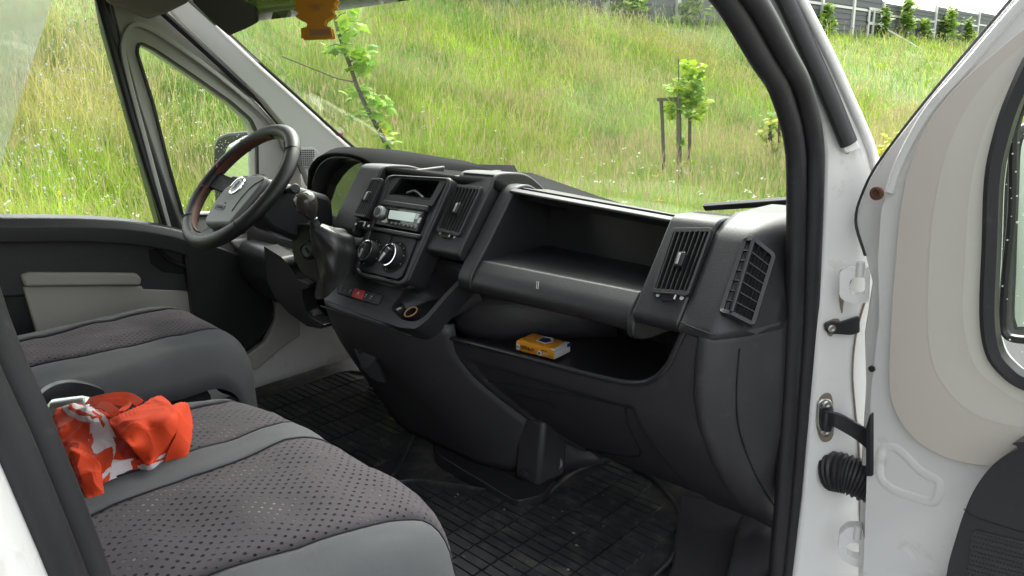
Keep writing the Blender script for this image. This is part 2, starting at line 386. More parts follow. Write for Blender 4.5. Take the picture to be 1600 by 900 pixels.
# ================================================================== OUTDOORS
GZ = -.62                                        # ground where the van stands (cab floor is z = 0)
_lat = rng.random((256, 256))
def vnoise(x, y):
    xi = np.floor(x).astype(int); yi = np.floor(y).astype(int); fx = x-xi; fy = y-yi; fx = fx*fx*(3-2*fx); fy = fy*fy*(3-2*fy)
    g = lambda a, b: _lat[a % 256, b % 256]
    return (g(xi, yi)*(1-fx)+g(xi+1, yi)*fx)*(1-fy)+(g(xi, yi+1)*(1-fx)+g(xi+1, yi+1)*fx)*fy
def fbm(x, y, o=4):
    s = 0; a = 1; t = 0
    for k in range(o): s = s+a*vnoise(x*2**k+17*k, y*2**k+9*k); t += a; a *= .5
    return s/t
def gh(x, y):
    x = np.asarray(x, float); y = np.asarray(y, float)
    base = -7.3+.8*(fbm(x*0+3, y*.08)-.5)
    t = np.clip((base-x)/12.2, 0, 1)
    h = GZ+4.45*(t*.85+.15*t*t*(3-2*t))
    h = h+.35*(fbm(x*.16, y*.16)-.5)*np.clip((base-x)/3+.6, .12, 1)*np.clip((-x-1.8)/2, 0, 1)
    return np.where(x > -2.2, np.minimum(h, GZ), h)
def soil():
    m = mat('meadow_soil', (.12, .17, .04), .95, bump=1, bscale=9, var=.5, vscale=1.2, dist=.05)
    return m
xs = np.unique(np.concatenate([np.linspace(-500, -60, 12), np.linspace(-60, -24, 20), np.linspace(-24, 0, 80), np.linspace(0, 30, 16), np.linspace(30, 400, 10)]))
ys = np.unique(np.concatenate([np.linspace(-300, -20, 12), np.linspace(-20, 110, 180), np.linspace(110, 700, 16)]))
GX, GY = np.meshgrid(xs, ys, indexing='ij'); GH = gh(GX, GY)
V = np.stack([GX, GY, GH], -1).reshape(-1, 3); nx, ny = GX.shape
ii, jj = np.meshgrid(np.arange(nx-1), np.arange(ny-1), indexing='ij'); a = (ii*ny+jj).ravel()
gr = npmesh('ground', V, np.stack([a, a+ny, a+ny+1, a+1], 1), None, soil(), None, True); gr['kind'] = 'structure'
M['asphalt'] = mat('asphalt', (.05, .05, .052), .85, bump=.8, bscale=120, var=.3, vscale=2, dist=.006)
M['kerb'] = mat('kerb_concrete', (.32, .31, .29), .85, bump=.5, bscale=60, var=.2)
bm = NB(); add_box(bm, (3.2, -3.8, GZ+.002-.05), (10.2, 17, .108)); pv = obj('pavement', bm, M['asphalt']); pv['kind'] = 'structure'
bm = NB(); add_box(bm, (-1.98, -3.7, GZ+.02), (.15, 17.2, .2)); add_box(bm, (3.2, 4.80, GZ+.02), (10.2, .15, .198)); kb = obj('kerb', bm, M['kerb'], bev=.015); kb['kind'] = 'structure'

# ---- meadow grass: blades rooted on the ground, thinner and denser near the van
def zone(n, dmin, dmax, a0, a1, pw=1.0):
    d = np.sqrt(rng.random(n)*(dmax**2-dmin**2)+dmin**2); az = R_(1)*(a0+(a1-a0)*rng.random(n))
    x = CAM.x-np.sin(az)*d; y = CAM.y+np.cos(az)*d
    k = ((x < -2.15) | ((y > 5.0) & (x < 6))) & (x > -20.4); return x[k], y[k], d[k]
VV, FF, CC = [], [], []; nv = 0
def put(V, F, C):
    global nv
    VV.append(V.reshape(-1, 3)); FF.append(F.reshape(-1, 3)+nv); CC.append(C.reshape(-1, 3)); nv += V.size//3
def blades(x, y, d, hmin, hmax, wk, kind):
    n = len(x); z = gh(x, y)-.02
    pat = fbm(x*.55, y*.55, 4); pat2 = fbm(x*.22+40, y*.22+11, 3); pat3 = fbm(x*1.6+5, y*1.6+70, 3)
    cl = fbm(x*2.6+15, y*2.6+4, 2); h = (hmin+(hmax-hmin)*rng.random(n))*(.35+1.3*cl)*(.75+.5*pat2)
    flat = np.clip((x+8.2)/1.6, 0, 1)                           # the mown strip at the foot of the bank is shorter
    h = h*(1-.35*flat)
    wv = np.maximum(.006, d*.00095)*wk*(.6+.8*rng.random(n))
    th = rng.random(n)*2*np.pi; lean = (.12+.8*rng.random(n)**1.6)*h; la = 2.4+6*(fbm(x*.5+7, y*.5+2, 2)-.5)+1.7*rng.standard_normal(n)
    sx, sy = np.cos(th)*wv, np.sin(th)*wv; lx, ly = np.cos(la)*lean, np.sin(la)*lean
    P = np.zeros((n, 5, 3)); b = np.stack([x, y, z], 1); s = np.stack([sx, sy, 0*sx], 1)
    m = b+np.stack([lx*.35, ly*.35, h*.6], 1); t = b+np.stack([lx, ly, h*(1-.25*(lean/np.maximum(h, .01))**2)], 1)
    P[:, 0] = b-s*.5; P[:, 1] = b+s*.5; P[:, 2] = m+s*.42; P[:, 3] = m-s*.42; P[:, 4] = t
    f = np.array([[0, 1, 2], [0, 2, 3], [3, 2, 4]]); F = f[None]+5*np.arange(n)[:, None, None]
    g1 = np.array([.30, .42, .055]); g2 = np.array([.165, .31, .06]); g3 = np.array([.44, .49, .11]); tan = np.array([.46, .38, .17])
    blue = np.array([.26, .39, .17])
    k1 = np.clip((pat-.42)*4.5, 0, 1)[:, None]; k2 = np.clip((pat2-.5)*6, 0, 1)[:, None]; r = rng.random((n, 1))
    c = g1*(1-k1)+g2*k1; c = c*(1-.6*k2)+blue*.6*k2
    c = np.where(r < .15, g3, c)
    if kind == 'stem':
        dry = np.clip((fbm(x*.35+90, y*.35+3, 3)-.50)*5, 0, 1)[:, None]; c = c*(1-.75*dry)+tan*.75*dry
    else:
        dry = np.clip((fbm(x*.35+90, y*.35+3, 3)-.58)*4, 0, 1)[:, None]*.4; c = c*(1-dry)+tan*dry
    c = c*(1-flat[:, None]*.35)+np.array([.36, .42, .09])*flat[:, None]*.35
    c = c*(.75+.5*rng.random((n, 1)))*(.55+.9*fbm(x*.8+51, y*.8+23, 3))[:, None]*1.02
    C = np.repeat(c[:, None], 5, 1); C[:, 4] *= 1.15
    put(P, F, C)
    if kind == 'stem':                                        # seed heads
        q = rng.random(n) < .75; t = t[q]; m_ = len(t); hh = (.07+.09*rng.random(m_)); ww = np.maximum(.006, d[q]*.0012)*(.8+.6*rng.random(m_))
        D = np.stack([lx[q]*.5, ly[q]*.5, h[q]], 1); D /= np.linalg.norm(D, axis=1)[:, None]
        S = np.stack([np.cos(th[q])*ww, np.sin(th[q])*ww, 0*ww], 1); H = np.zeros((m_, 4, 3))
        H[:, 0] = t-D*hh[:, None]*.6; H[:, 1] = t+S*.5; H[:, 2] = t+D*hh[:, None]*.7; H[:, 3] = t-S*.5
        F = np.array([[0, 1, 2], [0, 2, 3]])[None]+4*np.arange(m_)[:, None, None]
        hc = np.array([.38, .32, .17])+(rng.random((m_, 1))-.5)*np.array([.12, .06, .06]); put(H, F, np.repeat(hc[:, None], 4, 1))
for n, d0, d1, a0, a1 in ((95000, 4.5, 11, 8, 84), (125000, 11, 17, 8, 84), (95000, 17, 32, 8, 70), (40000, 32, 100, 6, 42)):
    blades(*zone(n, d0, d1, a0, a1), .22, .46, .85, 'grass')
for n, d0, d1, a0, a1 in ((12000, 4.5, 11, 8, 84), (18000, 11, 17, 8, 84), (18000, 17, 32, 8, 70), (8000, 32, 100, 6, 42)):
    blades(*zone(n, d0, d1, a0, a1), .62, .95, .7, 'stem')
g = npmesh('meadow_grass', np.concatenate(VV), np.concatenate(FF), np.concatenate(CC), M['grass']); g['kind'] = 'stuff'
# small white and yellow flowers in the grass
VV, FF, CC = [], [], []; nv = 0
for n, d0, d1, colr in ((420, 5, 14, (.8, .8, .76)), (200, 12, 30, (.8, .8, .78)), (70, 5, 14, (.75, .55, .03))):
    x, y, d = zone(n, d0, d1, 8, 84)
    k = fbm(x*.5+33, y*.5+3) > .5; x, y, d = x[k], y[k], d[k]; n = len(x)
    c = np.stack([x, y, gh(x, y)+.28+.32*rng.random(n)], 1)
    for q in range(5):
        o = c+(rng.random((n, 3))-.5)*np.array([.07, .07, .03]); s = .007+.008*rng.random(n); P = np.zeros((n, 4, 3)); th = rng.random(n)*6.28
        a = np.stack([np.cos(th)*s, np.sin(th)*s, .3*s], 1); b = np.stack([-np.sin(th)*s, np.cos(th)*s, .6*s], 1)
        P[:, 0] = o-a; P[:, 1] = o-b; P[:, 2] = o+a; P[:, 3] = o+b
        put(P, np.array([[0, 1, 2], [0, 2, 3]])[None]+4*np.arange(n)[:, None, None], np.full((n, 4, 3), colr))
fl = npmesh('meadow_flowers', np.concatenate(VV), np.concatenate(FF), np.concatenate(CC), M['leaf']); fl['kind'] = 'stuff'

# ---- leaves, saplings, shrubs
FH = Vector((fw.x, fw.y, 0)).normalized()
def facing(D): return Plane(CAM+FH*D, FH)
def leaf_shape():                                 # palmate leaf, 1 unit long, stalk at origin
    o = [(0, 0), (.16, .10), (.46, .02), (.40, .24), (.62, .46), (.36, .50), (.34, .72), (.16, .66), (0, 1.0)]
    o = o+[(-a, b) for a, b in o[-2:0:-1]]
    V = [(0, .38, .06)]+[(a, b, -.25*abs(a)**1.5-.12*(b-.4)**2) for a, b in o]; n = len(o)
    return np.array(V), np.array([(0, 1+i, 1+(i+1) % n) for i in range(n)])
LV, LF = leaf_shape()
LEAFME = []
for c in ((.33, .52, .04), (.25, .44, .05), (.42, .56, .05), (.18, .34, .06), (.62, .58, .03)):
    me = bpy.data.meshes.new('leaf'); me.from_pydata(LV.tolist(), [], LF.tolist()); at = me.color_attributes.new('Col', 'FLOAT_COLOR', 'POINT')
    at.data.foreach_set('color', np.tile(np.array([*c, 1], np.float32), len(LV))); me.materials.append(M['leaf']); LEAFME.append(me)
def leaf_matrix(p, s):
    d = Vector((random.gauss(0, 1), random.gauss(0, 1), random.uniform(-.7, .35))).normalized()
    nrm = (Vector((random.gauss(0, .5), random.gauss(0, .5), 1))); x = d.cross(nrm).normalized(); z = x.cross(d)
    return Matrix.Translation(p) @ Matrix((x, d, z)).transposed().to_4x4() @ Matrix.Scale(s, 4)
pl = facing(6.6)
tr = [pl.at(x, y, random.uniform(-.02, .02)) for x, y in ((508, -60), (516, -10), (527, 45), (545, 98), (560, 140), (575, 172), (592, 203), (606, 232), (618, 262), (634, 300))]
foot = tr[-1].copy(); foot.z = float(gh(foot.x, foot.y)); foot += Vector((.12, -.02, -.05)); tr.append((tr[-1]+foot)/2); tr.append(foot)
T1 = root('sapling', foot, 'leaning young maple behind the windscreen, nearest the dashboard, without stakes', 'tree')
path = cr(tr, 4); tube('trunk', path, .026, M['bark'], T1, 8, scale=[.45+.75*i/len(path) for i in range(len(path))], up=(1, 0, .2))
tube('branch', cr([pl.at(552, 128), pl.at(525, 122), pl.at(500, 112), pl.at(470, 100), pl.at(440, 88)], 4), .006, M['bark'], T1, 5)
CL = [(540, 20, 18, 12, 10), (548, 45, 20, 12, 9), (540, 70, 30, 16, 16), (565, 85, 20, 14, 12), (515, 72, 20, 8, 5), (572, 92, 14, 10, 6), (555, 100, 20, 10, 8), (560, 145, 26, 12, 13), (582, 150, 22, 10, 10), (592, 165, 14, 10, 8), (560, 178, 20, 8, 7), (590, 185, 16, 8, 6),
      (601, 195, 6, 5, 4), (598, 212, 10, 5, 3), (615, 220, 8, 3, 2), (608, 240, 20, 8, 9), (602, 250, 16, 8, 6), (634, 262, 10, 4, 3), (520, -15, 22, 16, 12)]
for (cx, cy, rx, ry, n) in CL:
    for k in range(int(n*1.35)):
        p = pl.at(cx+random.uniform(-rx, rx), cy+random.uniform(-ry, ry), random.uniform(-.16, .16))
        o = link('leaf', LEAFME[4] if (cx, cy) == (601, 195) else random.choice(LEAFME[:4]+LEAFME[:2]), T1); o.matrix_basis = leaf_matrix(p, random.uniform(.075, .14))
    c = pl.at(cx, cy); q = min(path, key=lambda t: (t-c).length+(.3 if t.z > c.z else 0))
    tube('twig', [q, (q+c)/2+Vector((0, 0, .015)), c], .0045, M['bark'], T1, 5)
def leafmesh(name, pts, sizes, cols, parent):
    VV = []; CC = []; FF = []
    for i, (p, s) in enumerate(zip(pts, sizes)):
        m = np.array(leaf_matrix(p, s)); VV.append(LV @ m[:3, :3].T+m[:3, 3]); CC.append(np.tile(cols[i], (len(LV), 1))); FF.append(LF+i*len(LV))
    o = npmesh(name, np.concatenate(VV), np.concatenate(FF), np.concatenate(CC), M['leaf'], parent); o['kind'] = 'stuff'; return o
pl = facing(11.2)
def gnd(p, dz=0): q = p.copy(); q.z = float(gh(q.x, q.y))+dz; return q
b1 = gnd(pl.at(1066, 285))
T2 = root('sapling', b1, 'small bright green sapling standing between wooden stakes in the meadow', 'tree')
tp = [gnd(pl.at(1064, 285), -.05), pl.at(1063, 240), pl.at(1063, 190), pl.at(1061, 150), pl.at(1060, 92)]
tube('trunk', cr(tp, 4), .022, M['bark'], T2, 7, scale=[1.1-.8*i/16 for i in range(17)], up=(1, 0, .1))
pts, sz, cs = [], [], []
for cx, cy, rx, ry, n in ((1082, 102, 14, 9, 26), (1083, 114, 14, 6, 14), (1078, 128, 16, 10, 34), (1055, 135, 16, 8, 24), (1085, 142, 18, 10, 40), (1066, 150, 24, 12, 44), (1090, 158, 14, 10, 26), (1075, 168, 24, 12, 44), (1052, 176, 16, 9, 26), (1088, 180, 14, 7, 20), (1068, 218, 8, 6, 8), (1068, 250, 12, 8, 8)):
    for k in range(n):
        pts.append(pl.at(cx+random.uniform(-rx, rx), cy+random.uniform(-ry, ry), random.uniform(-.25, .25))); sz.append(random.uniform(.08, .16))
        cs.append(random.choice([(.40, .56, .03), (.28, .46, .05), (.48, .60, .05), (.18, .33, .05)]))
leafmesh('crown', pts, sz, cs, T2)
def stake(name, top, bot, lab, off):
    a = pl.at(*top, off); b = gnd(pl.at(*bot, off), -.08)
    o = root('tree_stake', b, lab, 'stake', 'stakes round the sapling')
    bm = NB(); add_tube(bm, cr([b, (a+b)/2+Vector((.012, 0, 0)), a], 4), .027, 9, (1, 0, .1)); obj('post', bm, M['stake'], o)
    return o, a
s1, a1 = stake('s', (1033, 153), (1038, 292), 'left wooden stake of the sapling, joined to the middle one by a crossbar', .1)
bm = NB(); add_box(bm, (pl.at(1033, 156, .1)+pl.at(1056, 154, .18))/2, (.34, .035, .05), Matrix.Rotation(yaw, 3, 'Z')); obj('crossbar', bm, M['stake'], s1, .006)
stake('s', (1060, 147), (1057, 296), 'middle wooden stake of the sapling, in front of its leaves', .22)
stake('s', (1078, 180), (1075, 284), 'right wooden stake of the sapling, short below the crown', -.15)

def shrub(c, rx, ry, rz, n, ls, pal, label, group=None, clumps=7):
    o = root('shrub', gnd(Vector(c)), label, 'shrub', group); o_ = gnd(Vector(c)); pts, sz, cs = [], [], []
    cl = []
    for k in range(clumps):
        t = (k+.5)/clumps; cl.append((Vector((random.uniform(-.6, .6)*rx*(1-.35*t), random.uniform(-.6, .6)*ry*(1-.35*t), 2*rz*(.1+.85*t))), random.uniform(.25, .6)*(1-.45*t)+.10))
    for k in range(n):
        q, r = random.choice(cl); d = Vector((random.gauss(0, .5)*rx*r, random.gauss(0, .5)*ry*r, random.gauss(0, .42)*rz*max(r, .3)))
        pts.append(o_+q+d); sz.append(ls*random.uniform(.6, 1.3)); cs.append(random.choice(pal))
    leafmesh('foliage', pts, sz, cs, o)
    for k in range(3): tube('stem', [o_+Vector((random.uniform(-.1, .1), random.uniform(-.1, .1), -.1)), o_+cl[k % clumps][0]*.6, o_+cl[-1-k % clumps][0]], .02+.01*rz/2, M['bark'], o, 5)
    return o
GRN = [(.30, .44, .09), (.20, .33, .07), (.38, .52, .10), (.16, .26, .06)]
YEL = [(.52, .50, .03), (.40, .46, .03), (.60, .56, .04), (.28, .38, .04)]
# ---- noise barrier on the crest
FXX = -19.95; fp = PX(FXX)
NBR = root('noise_barrier', (FXX, 55, float(gh(FXX, 55))), 'grey panelled noise barrier with white posts along the top of the bank', 'fence')
posts = []
def ypos(px, py): return fp.at(px, py).y
Y0 = [ypos(1280, 40), ypos(1329, 42), ypos(1375, 46), ypos(1457, 52), ypos(1524, 58), ypos(1557, 60), ypos(1590, 60)]
allY = [Y0[0]-k*6.0 for k in range(6, 0, -1)]+Y0
def topz(y):
    if y < Y0[2]-.1: return fp.at(1329, -30).z
    return lerp([(Y0[2], fp.at(1376, 4).z), (Y0[3], fp.at(1457, 9).z), (Y0[4], fp.at(1524, 18).z), (Y0[5], fp.at(1557, 24).z), (Y0[6], fp.at(1590, 30).z)], y)
def midz(y):
    if y < Y0[2]-.1: return fp.at(1329, 13).z
    return lerp([(Y0[2], fp.at(1376, 23).z), (Y0[3], fp.at(1457, 31).z), (Y0[4], fp.at(1524, 38).z), (Y0[6], fp.at(1590, 46).z)], y)
for i, y in enumerate(allY):
    zt = topz(y)+.1; zb = float(gh(FXX, y))-.3
    bm = NB(); add_box(bm, (FXX+.10, y, (zt+zb)/2), (.2, .34, zt-zb)); obj('post', bm, M['fencewhite'], NBR)
for y0, y1 in zip(allY, allY[1:]):
    e = .19; ym = (y0+y1)/2
    z0 = float(gh(FXX, ym))-.4; zm = midz(y0+.3); zt = topz(y0+.3)
    for a, b in ((z0, zm-.09), (zm+.09, zt)):
        bm = NB(); add_box(bm, (FXX, ym, (a+b)/2), (.1, y1-y0-2*e, b-a)); nr = max(3, int((b-a)/.35))
        for k in range(nr): add_box(bm, (FXX+.065, ym, a+(k+.5)*(b-a)/nr), (.04, y1-y0-2*e-.04, (b-a)/nr*.55))
        obj('panel', bm, M['panelgrey'], NBR)
    bm = NB(); add_box(bm, (FXX+.04, ym, zm), (.2, y1-y0-2*e, .16)); obj('rail', bm, M['fencewhite'], NBR)
bm = NB()
dy0, dy1 = ypos(1352, 45), ypos(1371, 45); dz1 = fp.at(1361, 15).z; dz0 = float(gh(FXX, dy0))-.2
for y in (dy0, (dy0*.6+dy1*.4), dy1): add_box(bm, (FXX+.19, y, (dz0+dz1)/2), (.08, .3, dz1-dz0))
for z in (dz1, (dz0*.45+dz1*.55)): add_box(bm, (FXX+.2, (dy0+dy1)/2, z), (.08, dy1-dy0+.3, .2))
obj('door', bm, M['fencewhite'], NBR)
HR = root('handrail', (-17, 60, 2), 'thin pale handrail running down the bank from the barrier door', 'handrail')
A_ = PX(-19.4).at(1375, 40); B_ = PX(-14.2).at(1500, 113)
tube('rail', [A_, B_], .07, M['fencewhite'], HR, 8)
for t in (.02, .34, .7, .98):
    p = A_.lerp(B_, t); tube('post', [p, gnd(p, -.1)], .05, M['fencewhite'], HR, 8)
for (px, py, w_, h_, n, lab) in ((1292, 42, 1.1, 1.6, 160, 'round shrub at the barrier beside the windscreen pillar, leftmost of the row'), (1382, 48, .6, 1.8, 150, 'slim shrub just right of the barrier door'), (1415, 52, 1.1, 2.6, 260, 'tall pointed shrub at the barrier, second right of the door'),
                            (1445, 54, .8, 1.5, 120, 'low thin shrub between the two tallest at the barrier'), (1482, 56, 1.6, 2.5, 330, 'broadest shrub in front of the barrier'), (1510, 58, 1.0, 2.0, 170, 'shrub at the barrier right of the broadest one'), (1536, 60, .7, 1.1, 80, 'small low shrub at the barrier near the open door')):
    p = PX(-19.2).at(px, py); shrub(p, w_*.75, w_*1.1, h_*.62, n, .42, GRN, lab, 'shrubs along the noise barrier')
for (px, py, w_, h_, n, lab) in ((985, 16, 1.6, 1.5, 200, 'dark green shrub at the barrier seen at the top of the windscreen, left one'), (1085, 22, 1.3, 1.5, 170, 'green shrub at the barrier seen through the windscreen beside its right pillar')):
    p = PX(-19.2).at(px, py); shrub(p, w_*.75, w_*1.1, h_*.55, n, .3, GRN, lab, 'shrubs along the noise barrier')
p = facing(9.5).at(1398, 245); shrub(p, .45, .45, .42, 260, .10, YEL, 'yellow green bush in the gap between windscreen pillar and open door', None)
p = facing(12).at(1212, 255); shrub(p, .5, .5, .55, 200, .11, GRN[:3]+YEL[:1], 'leafy green bush in the meadow right of the staked sapling', None)

# ================================================================== THE VAN
VAN = root('van', (0, 0, GZ), 'white delivery van seen into its black cab through the open passenger door', 'van')
def P3(L): return [Vector(p) for p in L]
# ---- floor, roof, bulkhead, outer body (mostly beyond the frame, kept plain)
prismx('floor', [(.62, .10), (.40, .02), (.26, -.004), (-1.30, -.004), (-1.30, -.06), (.62, -.06)], -.86, .80, M['floor'], VAN, .01)
prismx('bulkhead', [(-1.30, 0), (-1.26, 0), (-1.20, 1.34), (-1.24, 1.34)], -.88, .88, M['headliner'], VAN, .005)
prismx('roof', [(-1.9, 1.38), (-.28, 1.345), (-.17, 1.25), (-.145, 1.255), (-.24, 1.40), (-.5, 1.47), (-1.9, 1.50)], -.90, .90, M['white'], VAN, .02)
prismx('headliner', [(-1.20, 1.335), (-.30, 1.325), (-.20, 1.235), (-.21, 1.22), (-.33, 1.31), (-1.20, 1.32)], -.88, .88, M['headliner'], VAN, .006)
# windscreen: raked, bowed forward in the middle
def ws(u, v):                                    # u across -1..1, v up 0..1
    z = .50+v*.76; y = (1.085-z)/.87+.105*(1-u*u)+.0
    return Vector((u*(.86-.05*v), y, z))
sheet('windscreen', [[ws(-1+2*i/24, j/10) for j in range(11)] for i in range(25)], M['screen'], VAN, .005, smooth=80)
band = [[ws(-1+.95*i/14, .83+.17*j/4)+Vector((0, -.006, -.004)) for j in range(5)] for i in range(15)]
sheet('sun_strip', band, M['tint'], VAN, .001, smooth=80)
# bonnet and cowl in front of the glass
prismx('cowl', [(.50, .50), (.62, .49), (.70, .47), (.70, .42), (.50, .42)], -.86, .86, M['satin'], VAN, .01)
sheet('bonnet', [[Vector((-.86+1.72*i/12,   .70+.60*j/8, .48-.28*(j/8)**1.8-.10*abs(-1+2*i/12)**3)) for j in range(9)] for i in range(13)], M['white'], VAN, .01)
# ---- left side: driver door, quarter window, pillar trim
dp = PX(-.86); dq = PX(-.83)
DD = None
DDpts = [(-70, -60), (160, -60), (172, 0), (220, 170), (290, 372), (330, 380), (400, 412), (432, 470), (436, 500), (415, 535), (380, 560), (-70, 640)]
slab('driver_door', dp, DDpts, .05, M['satin'], VAN, .006, holes=[([(-60, -50), (148, -50), (163, 40), (252, 357), (20, 343), (-60, 340)], .02)])
DD = bpy.data.objects['driver_door']
slab('window', dp, [(-62, -52), (150, -52), (165, 40), (255, 360), (20, 346), (-62, 342)], .004, M['side'], DD, 0, off=-.03)
slab('reflection_veil', dp, [(-62, -62), (98, -62), (76, 18), (40, 130), (2, 258), (-62, 452)], .003, M['veil'], DD, .0005, off=-.05)  # added milky plate imitating the pale reflection on the driver's window
tube('window_seal', [dp.at(x, y, .004) for x, y in ((142, -60), (158, 10), (180, 90), (205, 180), (232, 270), (262, 362))], .011, M['rubber'], DD, 8)
dtop = cr(dp.pts([(-60, 344), (0, 346), (60, 346), (130, 347), (200, 352), (260, 362), (292, 372)], .03), 4)
bm = NB(); add_sweep(bm, dtop, [(-.03, -.05), (.032, -.05), (.036, -.01), (.024, .012), (-.005, .018), (-.03, .012)], (0, 0, 1)); obj('door_top', bm, M['dash'], DD, .003)
slab('door_card', dp, [(-60, 362), (180, 368), (290, 376), (300, 440), (296, 470), (180, 455), (-60, 470)], .03, M['dash_low'], DD, .008, off=.014)
slab('grab_recess', dp, [(233, 392), (246, 388), (262, 408), (300, 418), (302, 430), (255, 425), (236, 412)], .01, M['void'], DD, .002, off=.018)
tube('door_handle', [dp.at(x, y, .03) for x, y in ((252, 392), (266, 407), (285, 415), (306, 418))], .006, M['satin'], DD, 8)
slab('armrest_strip', dp, [(33, 430), (48, 426), (214, 427), (222, 436), (220, 446), (40, 448)], .03, M['doorgrey'], DD, .006, off=.03)
slab('lower_panel', dp, [(36, 448), (222, 447), (224, 452), (298, 455), (306, 520), (70, 545), (58, 520)], .02, M['doorgrey'], DD, .004, off=.02)
slab('speaker_pod', dp, [(292, 375), (340, 384), (398, 412), (424, 462), (428, 490), (412, 522), (385, 545), (330, 560), (310, 540), (300, 470)], .05, M['satin'], DD, .02, off=.045, sm=True)
# quarter window frame and A pillar trim
QW = [(219, 68), (240, 78), (300, 118), (360, 160), (390, 188), (398, 205), (400, 330), (286, 334), (262, 250), (240, 160), (216, 80)]
slab('quarter_window_frame', dp, [(170, -60), (235, 0), (300, 60), (355, 112), (410, 168), (445, 205), (470, 262), (480, 380), (290, 372), (262, 300), (218, 165), (176, 10)], .05, M['greytrim'], VAN, .004, off=-.004, holes=[(QW, .012)])
QF = bpy.data.objects['quarter_window_frame']
slab('window', dp, [(215, 64), (300, 114), (402, 190), (404, 335), (284, 338), (212, 78)], .004, M['side'], QF, 0, off=-.03)
bm = NB(); add_sweep(bm, rc(dp.pts([(217, 66), (242, 78), (300, 117), (360, 159), (392, 187), (401, 207), (403, 336), (286, 337), (262, 252), (239, 160), (214, 82)], .0), .012), [(-.004, -.012), (.003, -.012), (.003, .004), (-.004, .004)], (1, 0, 0), closed=True); obj('window_seal', bm, M['rubber'], QF)
ring = cr(dp.pts([(222, 330), (200, 170), (192, 80), (200, 45), (222, 38), (262, 62), (340, 118), (405, 170)], .006), 5)
bm = NB(); add_sweep(bm, [p for p in cr(dp.pts([(268, 372), (235, 250), (200, 120), (192, 72), (202, 44), (222, 40), (262, 62), (330, 110), (400, 168), (432, 205), (446, 235)], .008), 5)], [(-.008, -.006), (.008, -.006), (.006, .006), (-.006, .006)], (1, 0, 0)); obj('frame_ridge', bm, M['greytrim'], QF, .002)
tube('door_seal', [dp.at(x, y, .012) for x, y in ((160, -60), (228, -4), (290, 52), (350, 106), (410, 162), (440, 196), (462, 240), (474, 270))], .010, M['rubber'], VAN, 8)
at_ = [(225, -25), (262, -20), (300, -5), (357, 55), (410, 105), (460, 150), (520, 205), (560, 240), (600, 266), (640, 300), (520, 320), (480, 290), (462, 236), (446, 203), (410, 160), (350, 104), (290, 48)]
slab('pillar_trim', Plane((-.80, .15, .85), (1, -.22, .1)), at_, .03, M['greytrim'], VAN, .01, off=.0)
PT = bpy.data.objects['pillar_trim']; pq = Plane((-.80, .15, .85), (1, -.22, .1))
slab('speaker_grille', pq, [(466, 232), (490, 230), (500, 240), (488, 262), (472, 262)], .004, M['greytrim'], PT, .002, off=.004, rnd=.006)
GRL = bpy.data.objects['speaker_grille']
bm = NB()
for i in range(7):
    for j in range(8):
        p = pq.at(470+3.3*i+j*.2, 235+3.3*j, .0055)
        if 466 < 470+3.3*i < 493-j*.8: add_box(bm, p, (.002, .0035, .0035))
o = obj('grille_hole', bm, M['void'], GRL, smooth=0); o['kind'] = 'stuff'
tube('windscreen_seal', [pq.at(x, y, .004) for x, y in ((300, -12), (357, 52), (410, 102), (460, 147), (520, 202), (560, 237), (604, 268))], .005, M['void'], VAN, 6)
slab('header_trim', PX(-.78), [(150, -60), (170, 2), (200, 14), (235, 29), (262, 20), (294, 4), (330, -60)], .03, M['headliner'], VAN, .008)
slab('sun_visor', Plane((-.62, -.02, 1.1), (.35, -.75, -.5)), [(296, -40), (300, 4), (330, 34), (357, 57), (383, 46), (402, 36), (398, 0), (392, -40)], .014, M['visor'], VAN, .005)
slab('pillar_foot', dp, [(360, 376), (400, 372), (440, 400), (470, 470), (470, 525), (440, 545), (400, 580), (380, 560), (415, 535), (432, 500), (430, 470), (408, 418), (380, 398)], .03, M['greytrim'], VAN, .006, off=.03)
slab('side_lining', PX(-.90), [(-80, -80), (280, -80), (310, -30), (357, 52), (460, 147), (520, 202), (596, 262), (600, 420), (520, 700), (-80, 800)], .02, M['white'], VAN, 0, off=0, holes=[([(-70, -70), (155, -70), (170, 40), (262, 366), (20, 350), (-70, 346)], 0), ([(210, 52), (300, 104), (412, 184), (416, 352), (286, 356), (262, 310), (205, 75)], 0)])
slab('windscreen_sticker', Plane(ws(-.8, .3), (.25, -.75, -.65)), [(496, 188), (506, 186), (517, 197), (506, 200)], .0005, M['print'], VAN, 0, off=.01)
slab('windscreen_sticker', Plane(ws(-.8, .3), (.25, -.75, -.65)), [(514, 204), (532, 203), (537, 212), (520, 214)], .0005, M['print'], VAN, 0, off=.01)
slab('windscreen_sticker', Plane(ws(-.8, .3), (.25, -.75, -.65)), [(520, 210), (536, 208), (537, 212), (522, 213)], .0005, M['red'], VAN, 0, off=.0115)
# driver's outside mirror
mp = Plane((-1.08, .07, .68), (.35, -.94, 0))
MR = NB(); mo = mp.pts([(333, 228), (338, 214), (352, 208), (384, 205), (392, 212), (397, 240), (399, 330), (388, 342), (345, 345), (335, 325), (331, 270)])
add_slab(MR, rc(mo, .012), mp.n, .09); obj('outside_mirror', MR, M['satin'], VAN, .02, 3)
OM = bpy.data.objects['outside_mirror']
slab('mirror_glass', Plane((-1.08, .07, .68)-Vector() if 0 else mp.p+mp.n*.002, (.30, -.92, .10)), [(352, 236), (360, 222), (374, 213), (390, 211), (393, 240), (395, 320), (372, 332), (348, 325), (346, 270)], .006, M['mirror'], OM, .001, off=.008, rnd=.01)
tube('mirror_arm', [mp.at(372, 330, -.04), mp.at(410, 345, -.03), Vector((-.9, .10, .56))], .03, M['satin'], OM, 8)
